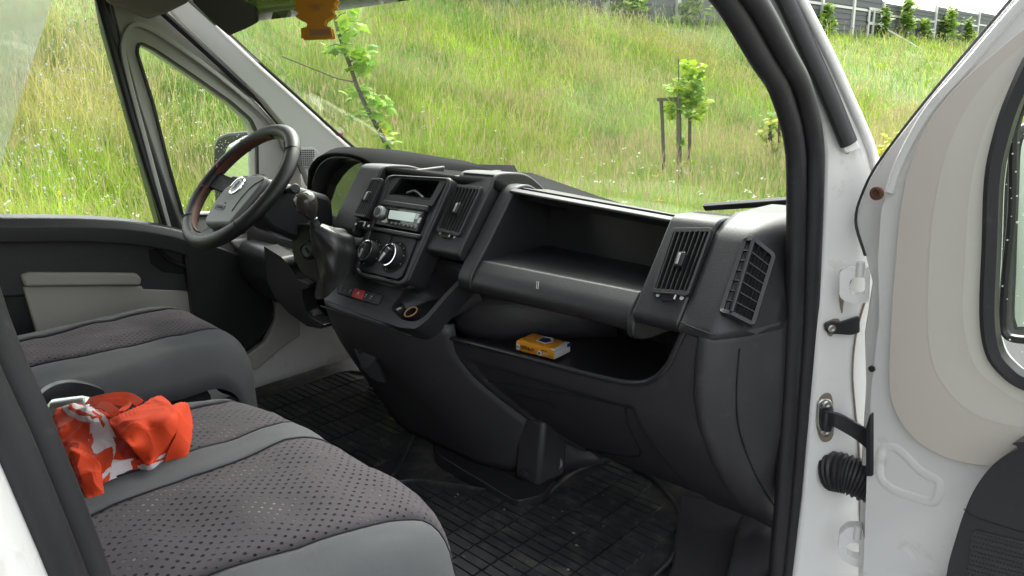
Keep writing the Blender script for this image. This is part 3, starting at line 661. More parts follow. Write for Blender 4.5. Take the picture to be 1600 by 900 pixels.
# rain drops on the driver's glass
bm = NB()
for k in range(900):
    x = random.uniform(-20, 250); y = random.uniform(-40, 350)
    if x > 148+max(0, y)*.30 and random.random() < 1: continue
    if y > 120 and random.random() < .35: continue
    if x < 100-max(0, y-10)*.42: continue
    p = dp.at(x, y, -.034); r = random.choice((.0014, .0018, .0022, .0028, .0036))*random.uniform(.7, 1.2)
    bmesh.ops.create_icosphere(bm, subdivisions=1, radius=r, matrix=Matrix.Translation(p) @ Matrix.Diagonal((.5, 1, 1.2, 1)))
for k in range(220):
    p = dp.at(random.uniform(225, 395), random.uniform(70, 330), -.034); r = random.choice((.0014, .0018, .0024))
    bmesh.ops.create_icosphere(bm, subdivisions=1, radius=r, matrix=Matrix.Translation(p) @ Matrix.Diagonal((.5, 1, 1.2, 1)))
for k in range(120):
    p = mp.at(random.uniform(334, 392), random.uniform(210, 320), .002); r = random.choice((.001, .0015, .002))
    bmesh.ops.create_icosphere(bm, subdivisions=1, radius=r, matrix=Matrix.Translation(p))
o = obj('rain_drop', bm, M['drop'], DD, smooth=180); o['kind'] = 'stuff'

# ---- right side: door opening, seals, A pillar
sx = PX(.885)
inner = [(1085, -60), (1136, 0), (1186, 85), (1212, 125), (1229, 170), (1240, 215), (1244, 260), (1244, 350), (1243, 420), (1241, 500), (1236, 600), (1229, 700), (1222, 800), (1212, 905), (1205, 960)]
outer = [(1125, -60), (1178, 0), (1226, 85), (1250, 130), (1263, 175), (1271, 220), (1273, 270), (1269, 400), (1266, 500), (1259, 600), (1252, 700), (1243, 800), (1231, 905), (1222, 960)]
bm = NB(); add_sweep(bm, cr(sx.pts(inner, -.012), 5), circ(.0185, 12, .014), (1, 0, 0)); obj('pillar_seal', bm, M['rubber'], VAN)
bm = NB(); add_sweep(bm, cr(sx.pts(outer, .004), 5), circ(.0165, 12, .014), (1, 0, 0)); obj('door_seal', bm, M['rubber'], VAN)
bm = NB(); add_sweep(bm, cr(sx.pts([(a[0]*.5+b[0]*.5, a[1]*.5+b[1]*.5) for a, b in zip(inner, outer)], -.014), 5), [(-.02, -.01), (.02, -.01), (.02, .006), (-.02, .006)], (1, 0, 0)); obj('seal_base', bm, M['rubber'], VAN)
ap = Plane((.92, .10, .5), (.72, -.69, .02))
APX = [(1150, -70), (1188, 0), (1225, 60), (1262, 130), (1282, 190), (1289, 240), (1286, 350), (1280, 450), (1274, 540), (1266, 660), (1256, 780), (1240, 905), (1232, 960), (1400, 960), (1400, 500), (1388, 330), (1367, 232), (1338, 150), (1302, 75), (1264, 0), (1235, -70)]
slab('a_pillar', ap, APX, .06, M['white'], VAN, .006)
AP = bpy.data.objects['a_pillar']
bm = NB(); add_sweep(bm, cr(ap.pts([(1218, -60), (1252, 0), (1292, 78), (1330, 160), (1362, 236), (1376, 300)], .002), 5), circ(.0075, 10), (0, 0, 1)); obj('pillar_ridge', bm, M['white'], AP)
tb = cr(ap.pts([(1195, -60), (1228, 0), (1262, 75), (1296, 150), (1326, 224)], .008), 5)
bm = NB(); add_sweep(bm, tb, circ(.0165, 12, .012), (1, 0, 0)); obj('weatherstrip', bm, M['rubber'], VAN)
slab('strip_clip', ap, [(1314, 224), (1336, 214), (1346, 233), (1322, 240)], .012, M['white'], AP, .002, off=.014)
top_ = [ap.at(1196, -62, -.02), Vector((.80, -.33, 1.20)), Vector((.78, -.47, 1.345)), Vector((.775, -.60, 1.375)), Vector((.775, -.85, 1.38)), Vector((.80, -1.02, 1.37)), Vector((.83, -1.35, 1.36))]
bm = NB(); add_sweep(bm, cr(top_, 6), [(-.045, -.03), (.045, -.03), (.05, .02), (.02, .05), (-.03, .04)], (0, 0, 1)); obj('roof_rail', bm, M['white'], VAN, .006)
for dx, r_ in ((0, .016), (.022, .014)):
    q0 = sx.pts([inner[0] if dx == 0 else outer[0]], -.01)[0]
    bm = NB(); add_sweep(bm, cr([q0, Vector((.82+dx, -.36, 1.17)), Vector((.79+dx, -.50, 1.305)), Vector((.785+dx, -.62, 1.335)), Vector((.785+dx, -.85, 1.34)), Vector((.83+dx, -1.0, 1.325)), Vector((.885, -1.012, 1.29))], 6), circ(r_, 10), (1, 0, .2)); obj('door_seal', bm, M['rubber'], VAN)
# grime where the hinge meets the paint
for L in ([(1313, 448), (1322, 430), (1335, 424), (1330, 440), (1320, 462), (1316, 490), (1312, 470)], [(1276, 640), (1284, 618), (1300, 620), (1302, 680), (1285, 690), (1276, 668)], [(1316, 228), (1322, 226), (1326, 240), (1318, 236)], [(1292, 505), (1304, 498), (1312, 502), (1300, 525), (1292, 520)]):
    slab('grime_patch', ap, L, .001, M['grime'], AP, 0, off=.0012, sm=True)
# hinges: C shaped brackets
def hinge(px, label=None):
    hp = Plane(ap.p+ap.n*.034, (.35, -.93, .05))
    o = slab('door_hinge', hp, px[0], .022, M['white'], VAN, .004, rnd=.006, holes=[(px[1], .004)])
    lathe('hinge_pin', hp.at(*px[2]), (0, 0, 1), [(.006, -.012), (.006, .012), (.004, .013), (0, .013)], M['white'], o, 12)
    return o
hinge(([(1312, 424), (1329, 416), (1358, 418), (1360, 432), (1358, 472), (1341, 476), (1319, 471), (1311, 463)], [(1328, 439), (1335, 433), (1352, 434), (1352, 460), (1335, 461), (1327, 455)], (1344, 421)))
hinge(([(1312, 834), (1325, 824), (1348, 824), (1352, 850), (1350, 888), (1335, 886), (1316, 876), (1309, 862)], [(1322, 853), (1330, 848), (1344, 850), (1344, 874), (1332, 872), (1322, 866)], (1340, 832)))
tube('wing_seam', cr(ap.pts([(1352, 470), (1338, 520), (1332, 580), (1336, 640), (1342, 700), (1344, 800), (1348, 905)], .002), 5), .0016, M['grime'], VAN, 6)
tube('door_edge_ridge', cr(PD0.pts([(1384, 325), (1370, 395), (1366, 470), (1365, 505), (1376, 535), (1372, 620), (1362, 720), (1356, 900)], .0), 5), .0022, M['white'], VAN, 6) if 0 else None
bp_ = slab('bolt_bracket', ap, [(1289, 506), (1298, 502), (1314, 504), (1344, 494), (1344, 520), (1330, 524), (1300, 522), (1290, 518)], .006, M['satin'], VAN, .002, off=.008, rnd=.004)
lathe('bolt', ap.at(1299, 513, .008), ap.n, [(.0065, 0), (.0065, .003), (.004, .0035), (.004, .001), (0, .001)], M['metal'], bp_, 14)
# check strap
ck = slab('check_bracket', ap, [(1278, 630), (1284, 624), (1298, 624), (1303, 634), (1303, 668), (1296, 678), (1284, 676), (1277, 664)], .006, M['metal'], VAN, .002, off=.006, rnd=.006)
for x, y in ((1291, 631), (1289, 674)): lathe('bolt', ap.at(x, y, .007), ap.n, [(.0075, 0), (.0075, .004), (.0045, .005), (.0045, .002), (0, .002)], M['metal'], ck, 14)
lathe('pivot', ap.at(1292, 656, .012), (0, 0, 1), [(.009, -.018), (.011, -.012), (.011, .012), (.009, .018)], M['satin'], ck, 14)
bm = NB(); add_sweep(bm, cr([ap.at(1290, 655, .014), ap.at(1306, 656, .03), ap.at(1326, 666, .036), ap.at(1345, 678, .042), ap.at(1362, 692, .046)], 4), [(-.004, -.012), (.004, -.012), (.004, .012), (-.004, .012)], (0, 0, 1)); obj('check_strap', bm, M['satin'], ck, .002)
# corrugated cable boot
path = cr([ap.at(1296, 735, -.004), ap.at(1312, 738, .014), ap.at(1332, 744, .028), ap.at(1362, 757, .042)], 12)
bm = NB(); add_sweep(bm, path, circ(.026, 16, .034), (0, 0, 1), scale=[.97+(.08 if i % 4 < 2 else -.03) for i in range(len(path))]); obj('cable_boot', bm, M['rubber'], VAN, smooth=30)
# sill and scuff plate
sp = PZ(.012)
slab('scuff_plate', sp, [(1062, 772), (1150, 792), (1222, 812), (1214, 860), (1200, 960), (1020, 960), (1050, 880)], .03, M['dash_low'], VAN, .006, off=.01)
slab('step_trim', sp, [(1158, 800), (1222, 818), (1240, 870), (1210, 960), (1120, 960)], .04, M['dash_low'], VAN, .008, off=.035)
prismx('sill', [(.30, -.01), (.30, -.32), (-1.0, -.32), (-1.0, -.01)], .80, .94, M['white'], VAN, .02)
# ---- B pillar close to the camera at the lower left
bpts = [(-1.02, 1.32), (-1.0, 1.05), (-.993, .842), (-.981, .75), (-.969, .651), (-.955, .50), (-.93, .2), (-.92, -.02)]
bpath = cr([Vector((.895, y, z)) for y, z in bpts], 6)
bm = NB(); add_sweep(bm, [p+Vector((.0, -.011, 0)) for p in bpath], circ(.0105, 12, .010), (1, 0, 0)); obj('door_seal', bm, M['rubber'], VAN)
bm = NB(); add_sweep(bm, [p+Vector((.02, -.025, 0)) for p in bpath], circ(.0105, 12, .009), (1, 0, 0)); obj('door_seal', bm, M['rubber'], VAN)
bm = NB(); P = [[p+Vector((dx, dy, 0)) for dx, dy in ((.0, -.012), (.012, -.026), (.026, -.034), (.05, -.042), (.062, -.055), (.066, -.075), (.068, -.15), (.07, -.5))] for p in bpath]
sheet('b_pillar', P, M['white'], VAN, .003, smooth=60, offset=0)
sheet('b_pillar_lining', [[p+Vector((dx, dy, 0)) for dx, dy in ((-.006, -.004), (-.03, -.03), (-.05, -.12), (-.05, -.3))] for p in bpath], M['greytrim'], VAN, .003, smooth=60, offset=0)

# ---- passenger door, swung open
HG = Vector((1.0, .062, 0)); da = R_(80); dd = Vector((math.sin(da), -math.cos(da), 0)); PD = Plane(HG, (-math.cos(da), -math.sin(da), 0))
shell = [(1350, 990), (1349, 890), (1356, 700), (1362, 600), (1374, 500), (1372, 400), (1377, 330), (1386, 300), (1404, 240), (1448, 165), (1500, 105), (1590, 2), (1700, -90), (2300, -300), (2300, 1000)]
win = [(1549, 380), (1553, 280), (1566, 215), (1588, 150), (1630, 70), (1720, -10), (2150, -180), (2200, 560), (1800, 612), (1660, 612), (1604, 598), (1574, 578), (1553, 548), (1545, 490)]
smt = lambda L: [tuple(v.xy) for v in cr([Vector((x, y, 0)) for x, y in L], 4, True)]
wh = [(x, y) for x, y in win]
PDs = slab('passenger_door', PD, shell, .035, M['white'], VAN, 0, off=0, holes=[(smt(wh), 0)], seg=3)
edge = [(1342, 990), (1340, 890), (1346, 700), (1352, 600), (1350, 520), (1362, 440), (1352, 400), (1336, 345), (1350, 296), (1378, 246), (1452, 150), (1545, 40), (1600, -25), (1700, -120), (2300, -330), (2300, 1000)]
slab('outer_skin', PD, edge, .012, M['white'], PDs, .003, off=-.04, holes=[([(x+(8 if x < 1700 else 0), y) for x, y in smt(win)], 0)], sm=False)
bm = NB(); add_sweep(bm, cr(PD.pts([(1352, 400), (1337, 345), (1350, 296), (1378, 246), (1452, 150), (1545, 40), (1600, -25)], -.03), 5), circ(.002, 8, .0032), (0, -1, 0)); obj('frame_seal', bm, M['rubber'], PDs)
bm = NB(); add_sweep(bm, cr(PD.pts([(1390, 300), (1410, 246), (1452, 172), (1504, 112), (1592, 10), (1650, -50)], .002), 5), circ(.007, 8, .006), (0, -1, 0)); obj('frame_ridge', bm, M['white'], PDs)
trim = [(1392, 500), (1398, 420), (1405, 340), (1416, 278), (1432, 230), (1460, 178), (1502, 128), (1552, 84), (1604, 42), (1720, -40), (2250, -250), (2250, 740), (1800, 731), (1620, 729), (1560, 728), (1510, 724), (1464, 709), (1425, 682), (1400, 645), (1389, 600)]
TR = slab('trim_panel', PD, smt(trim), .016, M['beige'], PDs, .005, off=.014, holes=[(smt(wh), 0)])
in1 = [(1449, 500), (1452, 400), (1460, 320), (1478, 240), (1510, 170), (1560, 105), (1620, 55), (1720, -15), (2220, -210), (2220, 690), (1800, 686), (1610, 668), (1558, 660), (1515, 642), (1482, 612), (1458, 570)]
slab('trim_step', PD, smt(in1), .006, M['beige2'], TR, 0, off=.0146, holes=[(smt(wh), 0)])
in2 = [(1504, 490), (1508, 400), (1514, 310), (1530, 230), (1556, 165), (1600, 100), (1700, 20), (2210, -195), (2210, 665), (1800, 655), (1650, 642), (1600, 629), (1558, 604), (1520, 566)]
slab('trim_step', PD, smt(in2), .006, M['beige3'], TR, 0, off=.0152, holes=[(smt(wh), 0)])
bm = NB(); add_sweep(bm, cr(PD.pts([(x, y) for x, y in win], .02), 4, True), [(-.010, -.018), (.008, -.018), (.008, .008), (-.004, .010), (-.010, .004)], (0, -1, 0), closed=True); obj('window_seal', bm, M['rubber'], PDs)
slab('window', PD, [(1540, 380), (1546, 270), (1560, 205), (1584, 140), (1630, 60), (1720, -20), (2160, -190), (2210, 580), (1800, 625), (1655, 624), (1598, 608), (1562, 586), (1540, 550)], .004, M['side'], PDs, 0, off=-.012)
# dotted band and frame of the sliding pane behind the quarter glass
bm = NB(); add_sweep(bm, cr(PD.pts([(1622, 130), (1600, 160), (1588, 190), (1584, 225), (1582, 330), (1572, 430), (1568, 500), (1572, 522), (1590, 530), (1640, 532)], -.02), 4), circ(.006, 8), (0, -1, 0)); obj('pane_frame', bm, M['satin'], PDs)
bm = NB()
for i in range(34):
    for j in range(3):
        t = i/33; px = smooth_tab([(0, 1598), (.25, 1566), (.5, 1557), (.75, 1552), (1, 1552)], t)+j*3.2+(i % 2)*1.6; py = 140+370*t
        p = PD.at(px, py, -.0105); add_box(bm, p, (.0021, .0006, .0021), Matrix.Rotation(-(math.pi/2-da), 3, 'Z'))
o = obj('dot_band', bm, M['void'], PDs, smooth=0); o['kind'] = 'stuff'
bm = NB()
for k in range(60):
    p = PD.at(random.uniform(1556, 1640), random.uniform(130, 560), -.009); r = random.choice((.0009, .0013, .0018))
    bmesh.ops.create_icosphere(bm, subdivisions=1, radius=r, matrix=Matrix.Translation(p))
o = obj('rain_drop', bm, M['drop'], PDs, smooth=180); o['kind'] = 'stuff'
# embossed bead in the door metal
bead = rc(PD.pts([(1382, 700), (1394, 698), (1408, 704), (1440, 738), (1470, 752), (1470, 770), (1462, 786), (1446, 783), (1400, 768), (1376, 750), (1376, 715)], .0), .012)
bm = NB(); add_sweep(bm, bead, circ(.0075, 10, .0014), (0, -1, 0), closed=True); obj('pressed_bead', bm, M['white'], PDs)
lp = [(1470, 990), (1478, 900), (1490, 850), (1510, 790), (1530, 752), (1556, 722), (1590, 702), (1640, 690), (2240, 700), (2240, 990)]
LPs = slab('lower_trim', PD, smt(lp), .05, M['dash'], PDs, .02, off=.05, seg=4)
tube('trim_seam', cr(PD.pts([(1506, 795), (1520, 806), (1560, 820), (1600, 832), (1660, 845)], .0505), 4), .0008, M['void'], LPs, 6)
slab('speaker_grille', PD, [(1518, 828), (1660, 862), (1650, 980), (1500, 980)], .006, M['dash_low'], LPs, .003, off=.053, rnd=.006)
GR2 = [c for c in LPs.children if c.name.startswith('speaker_grille')][0] if LPs.children else LPs
bm = NB()
for i in range(22):
    for j in range(18):
        px = 1521+i*5.6+(j % 2)*2.8-j*1.2; py = 832+i*1.45+j*7.2
        add_box(bm, PD.at(px, py, .0535), (.0022, .0016, .0020), Matrix.Rotation(.5, 3, 'Y'))
o = obj('grille_dimple', bm, M['stack'], GR2, smooth=0); o['kind'] = 'stuff'
lathe('screw_plug', PD.at(1371, 302, -.005), PD.n, [(.010, 0), (.010, .004), (.006, .005), (.005, .001), (0, .001)], M['rust'], PDs, 16, label='rusty brown plug in the white door edge')
lathe('screw', PD.at(1363, 576, .004), PD.n, [(.005, 0), (.005, .003), (0, .003)], M['satin'], PDs, 10)
slab('edge_plug', PD, [(1352, 668), (1357, 650), (1362, 645), (1362, 745), (1352, 745)], .02, M['rubber'], PDs, .003, off=.006)
# outside mirror of the passenger door, seen through its glass
mq = Plane((1.12, .42, .7), (-.1, -.99, 0))
OM2 = slab('outside_mirror', mq, [(1562, 262), (1570, 226), (1586, 206), (1612, 196), (1720, 190), (1740, 520), (1580, 530), (1566, 500)], .1, M['satin'], PDs, .02, rnd=.01)
bm = NB(); add_sweep(bm, cr(mq.pts([(1640, 196), (1600, 204), (1584, 226), (1580, 300), (1576, 420), (1576, 510), (1610, 522)], .004), 5), circ(.012, 8), (0, -1, 0)); obj('mirror_rim', bm, M['satin'], OM2)
slab('mirror_glass', mq, [(1586, 240), (1600, 214), (1720, 205), (1730, 510), (1590, 515), (1580, 480)], .006, M['mirror2'], OM2, .001, off=.004)
slab('mirror_cap', mq, [(1560, 248), (1566, 216), (1584, 198), (1612, 188), (1690, 184), (1690, 194), (1612, 200), (1588, 210), (1574, 230), (1568, 252)], .1, M['white'], OM2, .004, off=.003)

# ================================================================== DASHBOARD
FV = tilt(.028, .713, .779)                       # plane of the vent pods
FS = tilt(-.051, .622, .6)                        # plane of the centre stack
FB = tilt(-.035, .577, .84)                       # plane of the upper bin
# top of the dash back to the windscreen, then the hidden core
def topfront(x): return lerp([(-.86, .68), (-.70, .69), (-.62, .70), (-.26, .735), (-.2, .748), (.06, .740), (.205, .735), (.215, .714), (.655, .692), (.66, .700), (.80, .700), (.87, .696)], x)
def topfy(x): return lerp([(-.86, .30), (-.70, .26), (-.62, .25), (-.27, .22), (-.255, .03), (-.2, .03), (.06, .03), (.205, .05), (.212, .081), (.656, .068), (.662, .068), (.80, .068), (.84, .09), (.87, .15)], x)
P = []
for i in range(145):
    x = -.84+1.71*i/144; y0 = topfy(x); z0 = topfront(x); row = []
    for t in (0, .1, .3, .6, 1): row.append(Vector((x, y0+(.60-y0)*t, z0-(.60-y0)*t*(.10+.15*min(1, max(0, (x+.3)/.5))))))
    P.append(row)
sheet('dash_top', P, M['dashtop'], VAN, .02, smooth=60)
prismx('dash_core', [(.24, .62), (.45, .55), (.45, .30), (.30, .10), (.24, .12), (.22, .50), (.24, .56)], -.85, .80, M['void'], VAN, .01)
bm = NB()
for i in range(13):                                # demister slots on top
    for (xa, xb, yy, zz) in ((.10, .19, .055, .7445), (.672, .745, .052, .7025)):
        x = xa+(xb-xa)*i/12; add_box(bm, (x, yy+.02, zz-.001), (.0035, .05, .004))
o = obj('demister_slot', bm, M['void'], VAN, smooth=0); o['kind'] = 'stuff'

# ---- vents: bezel, near-black shade plate, upright slats, thumb tab, wheel
def vent(plane, quad, nsl, bez=.010, lab=None, tabpos=.5, wheel=True, wpx=None, tilt_=0.0):
    q = plane.pts(quad); c = sum(q, Vector())/4; n = plane.n
    def grow(k): return [p+(p-c).normalized()*k for p in q]
    bm = NB(); add_slab(bm, rc([p+n*.007 for p in grow(bez)], .006), n, .010, [rc([p+n*.007 for p in q], .003)])
    V = obj('air_vent', bm, M['dash'], VAN, .003, 2, label=lab)
    bm = NB(); add_slab(bm, [p-n*.001 for p in grow(.004)], n, .02); obj('throat_shade_plate', bm, M['void'], V)  # near-black plate on the solid pod; shade of a deep vent put into its colour
    up = ((q[0]+q[1])-(q[2]+q[3])).normalized(); rt = ((q[1]+q[2])-(q[0]+q[3])).normalized()
    first = None
    for k in range(nsl):
        t = (k+.5)/nsl; a = q[0].lerp(q[1], t); b = q[3].lerp(q[2], t); L = (a-b).length
        if first is None:
            bm = NB(); add_box(bm, (0, 0, 0), (.0022, .008, 1)); first = obj('slat', bm, M['slat'], V, smooth=0)
            s = first
        else: s = again(first, 'slat', V, Matrix.Identity(4))
        d = (a-b).normalized(); x = d.cross(n).normalized(); nn = x.cross(d); ang = Matrix.Rotation(R_(-18), 3, d)
        m3 = Matrix((ang @ x, ang @ -nn, d*L)).transposed()
        s.matrix_basis = Matrix.Translation((a+b)/2+n*.0035) @ m3.to_4x4()
    tp = q[3].lerp(q[2], .5).lerp(q[0].lerp(q[1], .5), tabpos)
    bm = NB(); add_slab(bm, rc([tp+n*.013+rt*a*.0075+up*b*.013 for a, b in ((-1, -1), (1, -1), (1, 1), (-1, 1))], .003), n, .012); t = obj('tab', bm, M['satin'], V, .002)
    bm = NB(); add_slab(bm, [tp+n*.0145+rt*a*.0022+up*b*.010-rt*.002 for a, b in ((-1, -1), (1, -1), (1, 1), (-1, 1))], n, .003); obj('tab_strip', bm, M['silver'], V, .0008)
    if wheel:
        wc = plane.at(*wpx[0]); bm = NB()
        add_lathe(bm, wc-n*.005-rt*.0125, rt, [(.008, 0), (.0115, .001), (.0115, .024), (.008, .025)], 20)
        for k in range(9): add_box(bm, wc+n*.0065+rt*(-.011+k*.0028), (.0012, .0045, .008))
        obj('thumbwheel', bm, M['satin'], V)
        bm = NB(); add_slab(bm, [wc+n*.0065+rt*(.0125+a*.0012)+up*b*.006 for a, b in ((-1, -1), (1, -1), (1, 1), (-1, 1))], n, .002); obj('wheel_mark', bm, M['print'], V)
        lathe('closed_mark', plane.at(*wpx[1], .0002), n, [(.0034, 0), (.0034, .0006), (0, .0006)], M['print'], V, 14)
        lathe('open_mark', plane.at(*wpx[2], .0002), n, [(.0034, 0), (.0034, .0006), (.0020, .0006), (.0018, .0003), (0, .0003)], M['print'], V, 14)
    return V
def podprof(plane, ztop, zbot, back=.22, drop=.02):
    yt = plane.p.y+(ztop-plane.p.z)*(-plane.n.z/plane.n.y); yb = plane.p.y+(zbot-plane.p.z)*(-plane.n.z/plane.n.y)
    return [(back, ztop-.055), (yt+.10, ztop-.008), (yt+.03, ztop), (yt, ztop), (yb, zbot), (yb+.02, zbot-drop), (back, zbot-drop+.02)]
def pod(name, x0, x1, plane, ztop, zbot, rt=.03, rb=.012, m='dash', bev=.004, back=.22):
    prof = podprof(plane, ztop, zbot, back); P = rc([Vector((x1, y, z)) for y, z in prof], [.02, .04, .03, rt, rb, .01, 0], 7)
    bm = NB(); add_slab(bm, P, (1, 0, 0), x1-x0); return obj(name, bm, M[m], VAN, bev, 2, smooth=35)
# pod left of the stack (turned to the driver), right of the stack, passenger pod
FA = tilt(-.004, .713, .72)
pod('vent_pod', -.262, -.168, tilt(-.004, .713, .72), .750, .600)
vent(FA, [(583, 284), (598, 284), (574, 338), (557, 335)], 5, .007, 'air vent left of the radio, turned to the driver', wheel=True, wpx=[(567, 351), (556, 350), (576, 353)])
pod('vent_pod', .083, .200, FV, .748, .588)
vent(FV, [(714, 294.4), (751.2, 298.5), (719.5, 366), (687.7, 358.2)], 7, .009, 'air vent between the radio and the upper storage bin', wpx=[(699.5, 367), (688, 364), (710, 370.5)])
pod('vent_pod', .662, .752, FV, .706, .552)
vent(FV, [(1054.7, 365.3), (1109.9, 364.8), (1076, 457.3), (1025.3, 453.3)], 7, .009, 'air vent right of the upper storage bin', wpx=[(1046.5, 463.5), (1028, 461), (1065, 466)])
# ---- passenger end of the dash with the side window vent
FE = Plane((.80, .028, .680), (.08, .79, -.62))
P = []
for j in range(15):
    t = j/14; row = []
    for i in range(13):
        s = i/12
        x = .7555+.115*s; z = .712-.165*t
        yf = FV.p.y+(z-.713)*.779; 
        top = max(0, 1-t/.16); yy = yf+.045*top**2+(.13*max(0, (s-.45)/.55)**2.0)
        zz = z-.012*max(0, s-.5)-.018*max(0, top-.5)*0
        row.append(Vector((x, yy, zz)))
    P.append(row)
P.insert(0, [p+Vector((0, .14, -.004)) for p in P[0]])
sheet('dash_end', P, M['dash'], VAN, .02, smooth=70)
def sidevent():
    ridge = [FV.at(1177, 376, .010), FV.at(1143, 487, .010)]
    a = FV.at(1164, 376, .004), FV.at(1128, 484, .004)
    nn = Plane(ridge[0], (.62, -.62, .48)); b = nn.at(1207, 401), nn.at(1176, 503)
    bm = NB(); mid = sum(list(ridge)+list(a)+list(b), Vector())/6; inn = FV.n*-.022+Vector((-.004, 0, 0))
    bm2 = NB()
    L = [a[0], ridge[0], b[0], b[1], ridge[1], a[1]]
    f = [bm2.verts.new(p+inn*.55) for p in L]; bm2.faces.new((f[0], f[1], f[4], f[5])); bm2.faces.new((f[1], f[2], f[3], f[4]))
    SV = None
    path = [L[0]+(L[0]-mid)*.03, L[1]+(L[1]-mid)*.05, L[2]+(L[2]-mid)*.06, L[3]+(L[3]-mid)*.05, L[4]+(L[4]-mid)*.03, L[5]+(L[5]-mid)*.03]
    add_sweep(bm, rc(path, .006), [(-.0035, -.012), (.0035, -.012), (.003, .0015), (-.003, .0015)], FV.n*.8+Vector((.3, 0, 0)), closed=True)
    SV = obj('air_vent', bm, M['dash'], VAN, .0015, label='two faced lattice vent at the passenger end of the dash')
    s = obj('throat_shade_plate', bm2, M['void'], SV, smooth=0); sm = s.modifiers.new('s', 'SOLIDIFY'); sm.thickness = .004
    bm = NB(); add_tube(bm, ridge, .0035, 8); obj('ridge', bm, M['satin'], SV)
    first = None
    def bar(p, q, r=.0016):
        bm = NB(); add_box(bm, (0, 0, 0), (r, .006, (p-q).length)); o = obj('slat', bm, M['slat'], SV, smooth=0)
        d = (p-q).normalized(); x = d.cross(FV.n).normalized(); o.matrix_basis = Matrix.Translation((p+q)/2+inn*.12) @ Matrix((x, x.cross(d), d)).transposed().to_4x4()
    for k in range(1, 7):
        t = k/7; bar(a[0].lerp(a[1], t), ridge[0].lerp(ridge[1], t)); bar(ridge[0].lerp(ridge[1], t), b[0].lerp(b[1], t))
    for t in (.33, .66): bar(ridge[0].lerp(b[0], t), ridge[1].lerp(b[1], t))
sidevent()
# ---- upper storage bin
xl, xr = .212, .656
def fbz(z, off=0): return -.035+.84*(z-.577)+off
cheek = [(.17, .680), (.11, .714), (fbz(.705)-.006, .712), (fbz(.66)-.012, .66), (fbz(.60)-.012, .60), (-.070, .556), (-.0815, .535), (-.075, .512), (-.04, .499), (.03, .495), (.17, .495)]
def cheekprof(dz): return [(y, z+dz*(.5+.5*(z-.5)/.23)) for y, z in cheek]
def cheekslab(x0, x1, dz, name):
    P = rc([Vector((x1, y, z)) for y, z in cheekprof(dz)], [0, .02, .03, .05, .03, .02, .012, .012, .02, .02, 0], 6); bm = NB(); add_slab(bm, P, (1, 0, 0), x1-x0); return obj(name, bm, M['dash'], VAN, .004, 2, smooth=35)
cheekslab(.206, .246, .010, 'bin_cheek'); cheekslab(.640, .657, -.016, 'bin_cheek')
low = rc([Vector((xr-.012, y, z)) for y, z in [(-.030, .577), (-.040, .579), (-.066, .556), (-.078, .535), (-.072, .515), (-.04, .503), (.06, .50), (.06, .56)]], [.002, .006, .03, .02, .012, .02, 0, 0], 6)
bm = NB(); add_slab(bm, low, (1, 0, 0), xr-xl-.020); obj('bin_front', bm, M['dash'], VAN, .003, 2, smooth=35)
zl0, zr0 = .712, .690                              # upper edge of the mouth falls slightly to the right
V = [Vector((.236, .075, zl0)), Vector((.644, .062, zr0)), Vector((.644, .17, .672)), Vector((.236, .18, .70)), Vector((.236, .16, .578)), Vector((.644, .155, .566)), Vector((.236, -.034, .5755)), Vector((.644, -.034, .5755))]
bm = NB(); v = [bm.verts.new(p) for p in V]
for f in ((0, 1, 2, 3), (3, 2, 5, 4), (4, 5, 7, 6)): bm.faces.new([v[i] for i in f])
o = obj('bin_liner', bm, M['satin'], VAN, smooth=0); s = o.modifiers.new('s', 'SOLIDIFY'); s.thickness = .003; s.offset = 1
for i, (x, z) in enumerate(((.226, zl0), (.65, zr0))): pass
bm = NB(); A, B = Vector((.236, .070, zl0+.003)), Vector((.648, .058, zr0+.003))
add_sweep(bm, [A, B], [(-.006, -.006), (.014, -.006), (.014, -.001), (.002, .003), (-.006, .001)], (0, 0, 1)); obj('bin_top_lip', bm, M['dash_low'], VAN, .002)
bm = NB(); add_sweep(bm, [A+Vector((0, .018, .001)), B+Vector((0, .018, .001))], [(-.003, -.004), (.003, -.004), (.003, .002), (-.003, .002)], (0, 0, 1)); obj('seam_strip', bm, M['satin'], VAN, .001)
for z0, k in ((.56, 0), (.5605, .004)):
    bm = NB(); add_tube(bm, [Vector((.42+k, -.0625, .566)), Vector((.424+k, -.069, .553))], .0007, 5); obj('scratch', bm, M['greytrim'], VAN)

# ---- centre stack
sq = [(617, 275), (700, 279), (696, 290), (632, 436), (622, 442), (560, 427), (553, 418), (606, 280)]
slab('stack_frame', FS, [(612, 272), (704, 277), (702, 290), (636, 440), (624, 446), (556, 430), (549, 420), (603, 276)], .06, M['dash'], VAN, .004, rnd=.010, off=.006, holes=[([(615, 276), (697, 281), (694, 291), (630, 434), (622, 439), (562, 424), (558, 417), (607, 280)], .006)])
slab('stack_back', FS, sq, .03, M['void'], VAN, 0, off=-.075)
TRY = slab('open_tray', FS, [(613, 275), (699, 280), (675, 322), (592, 311)], .01, M['stack'], VAN, .002, off=.002, holes=[([(626, 278.5), (688, 282.5), (671, 313), (606, 304.5)], .006)])
tq = [FS.at(x, y, .0) for x, y in ((626, 278.5), (688, 282.5), (671, 313), (606, 304.5))]; tb_ = [p+Vector((0, .075, -.004)) for p in tq]
bm = NB(); vv = [bm.verts.new(p) for p in tq+tb_]
for i in range(4): bm.faces.new((vv[i], vv[(i+1) % 4], vv[4+(i+1) % 4], vv[4+i]))
bm.faces.new(vv[4:]); o = obj('tray_liner', bm, M['void'], TRY, smooth=0); s = o.modifiers.new('s', 'SOLIDIFY'); s.thickness = .002
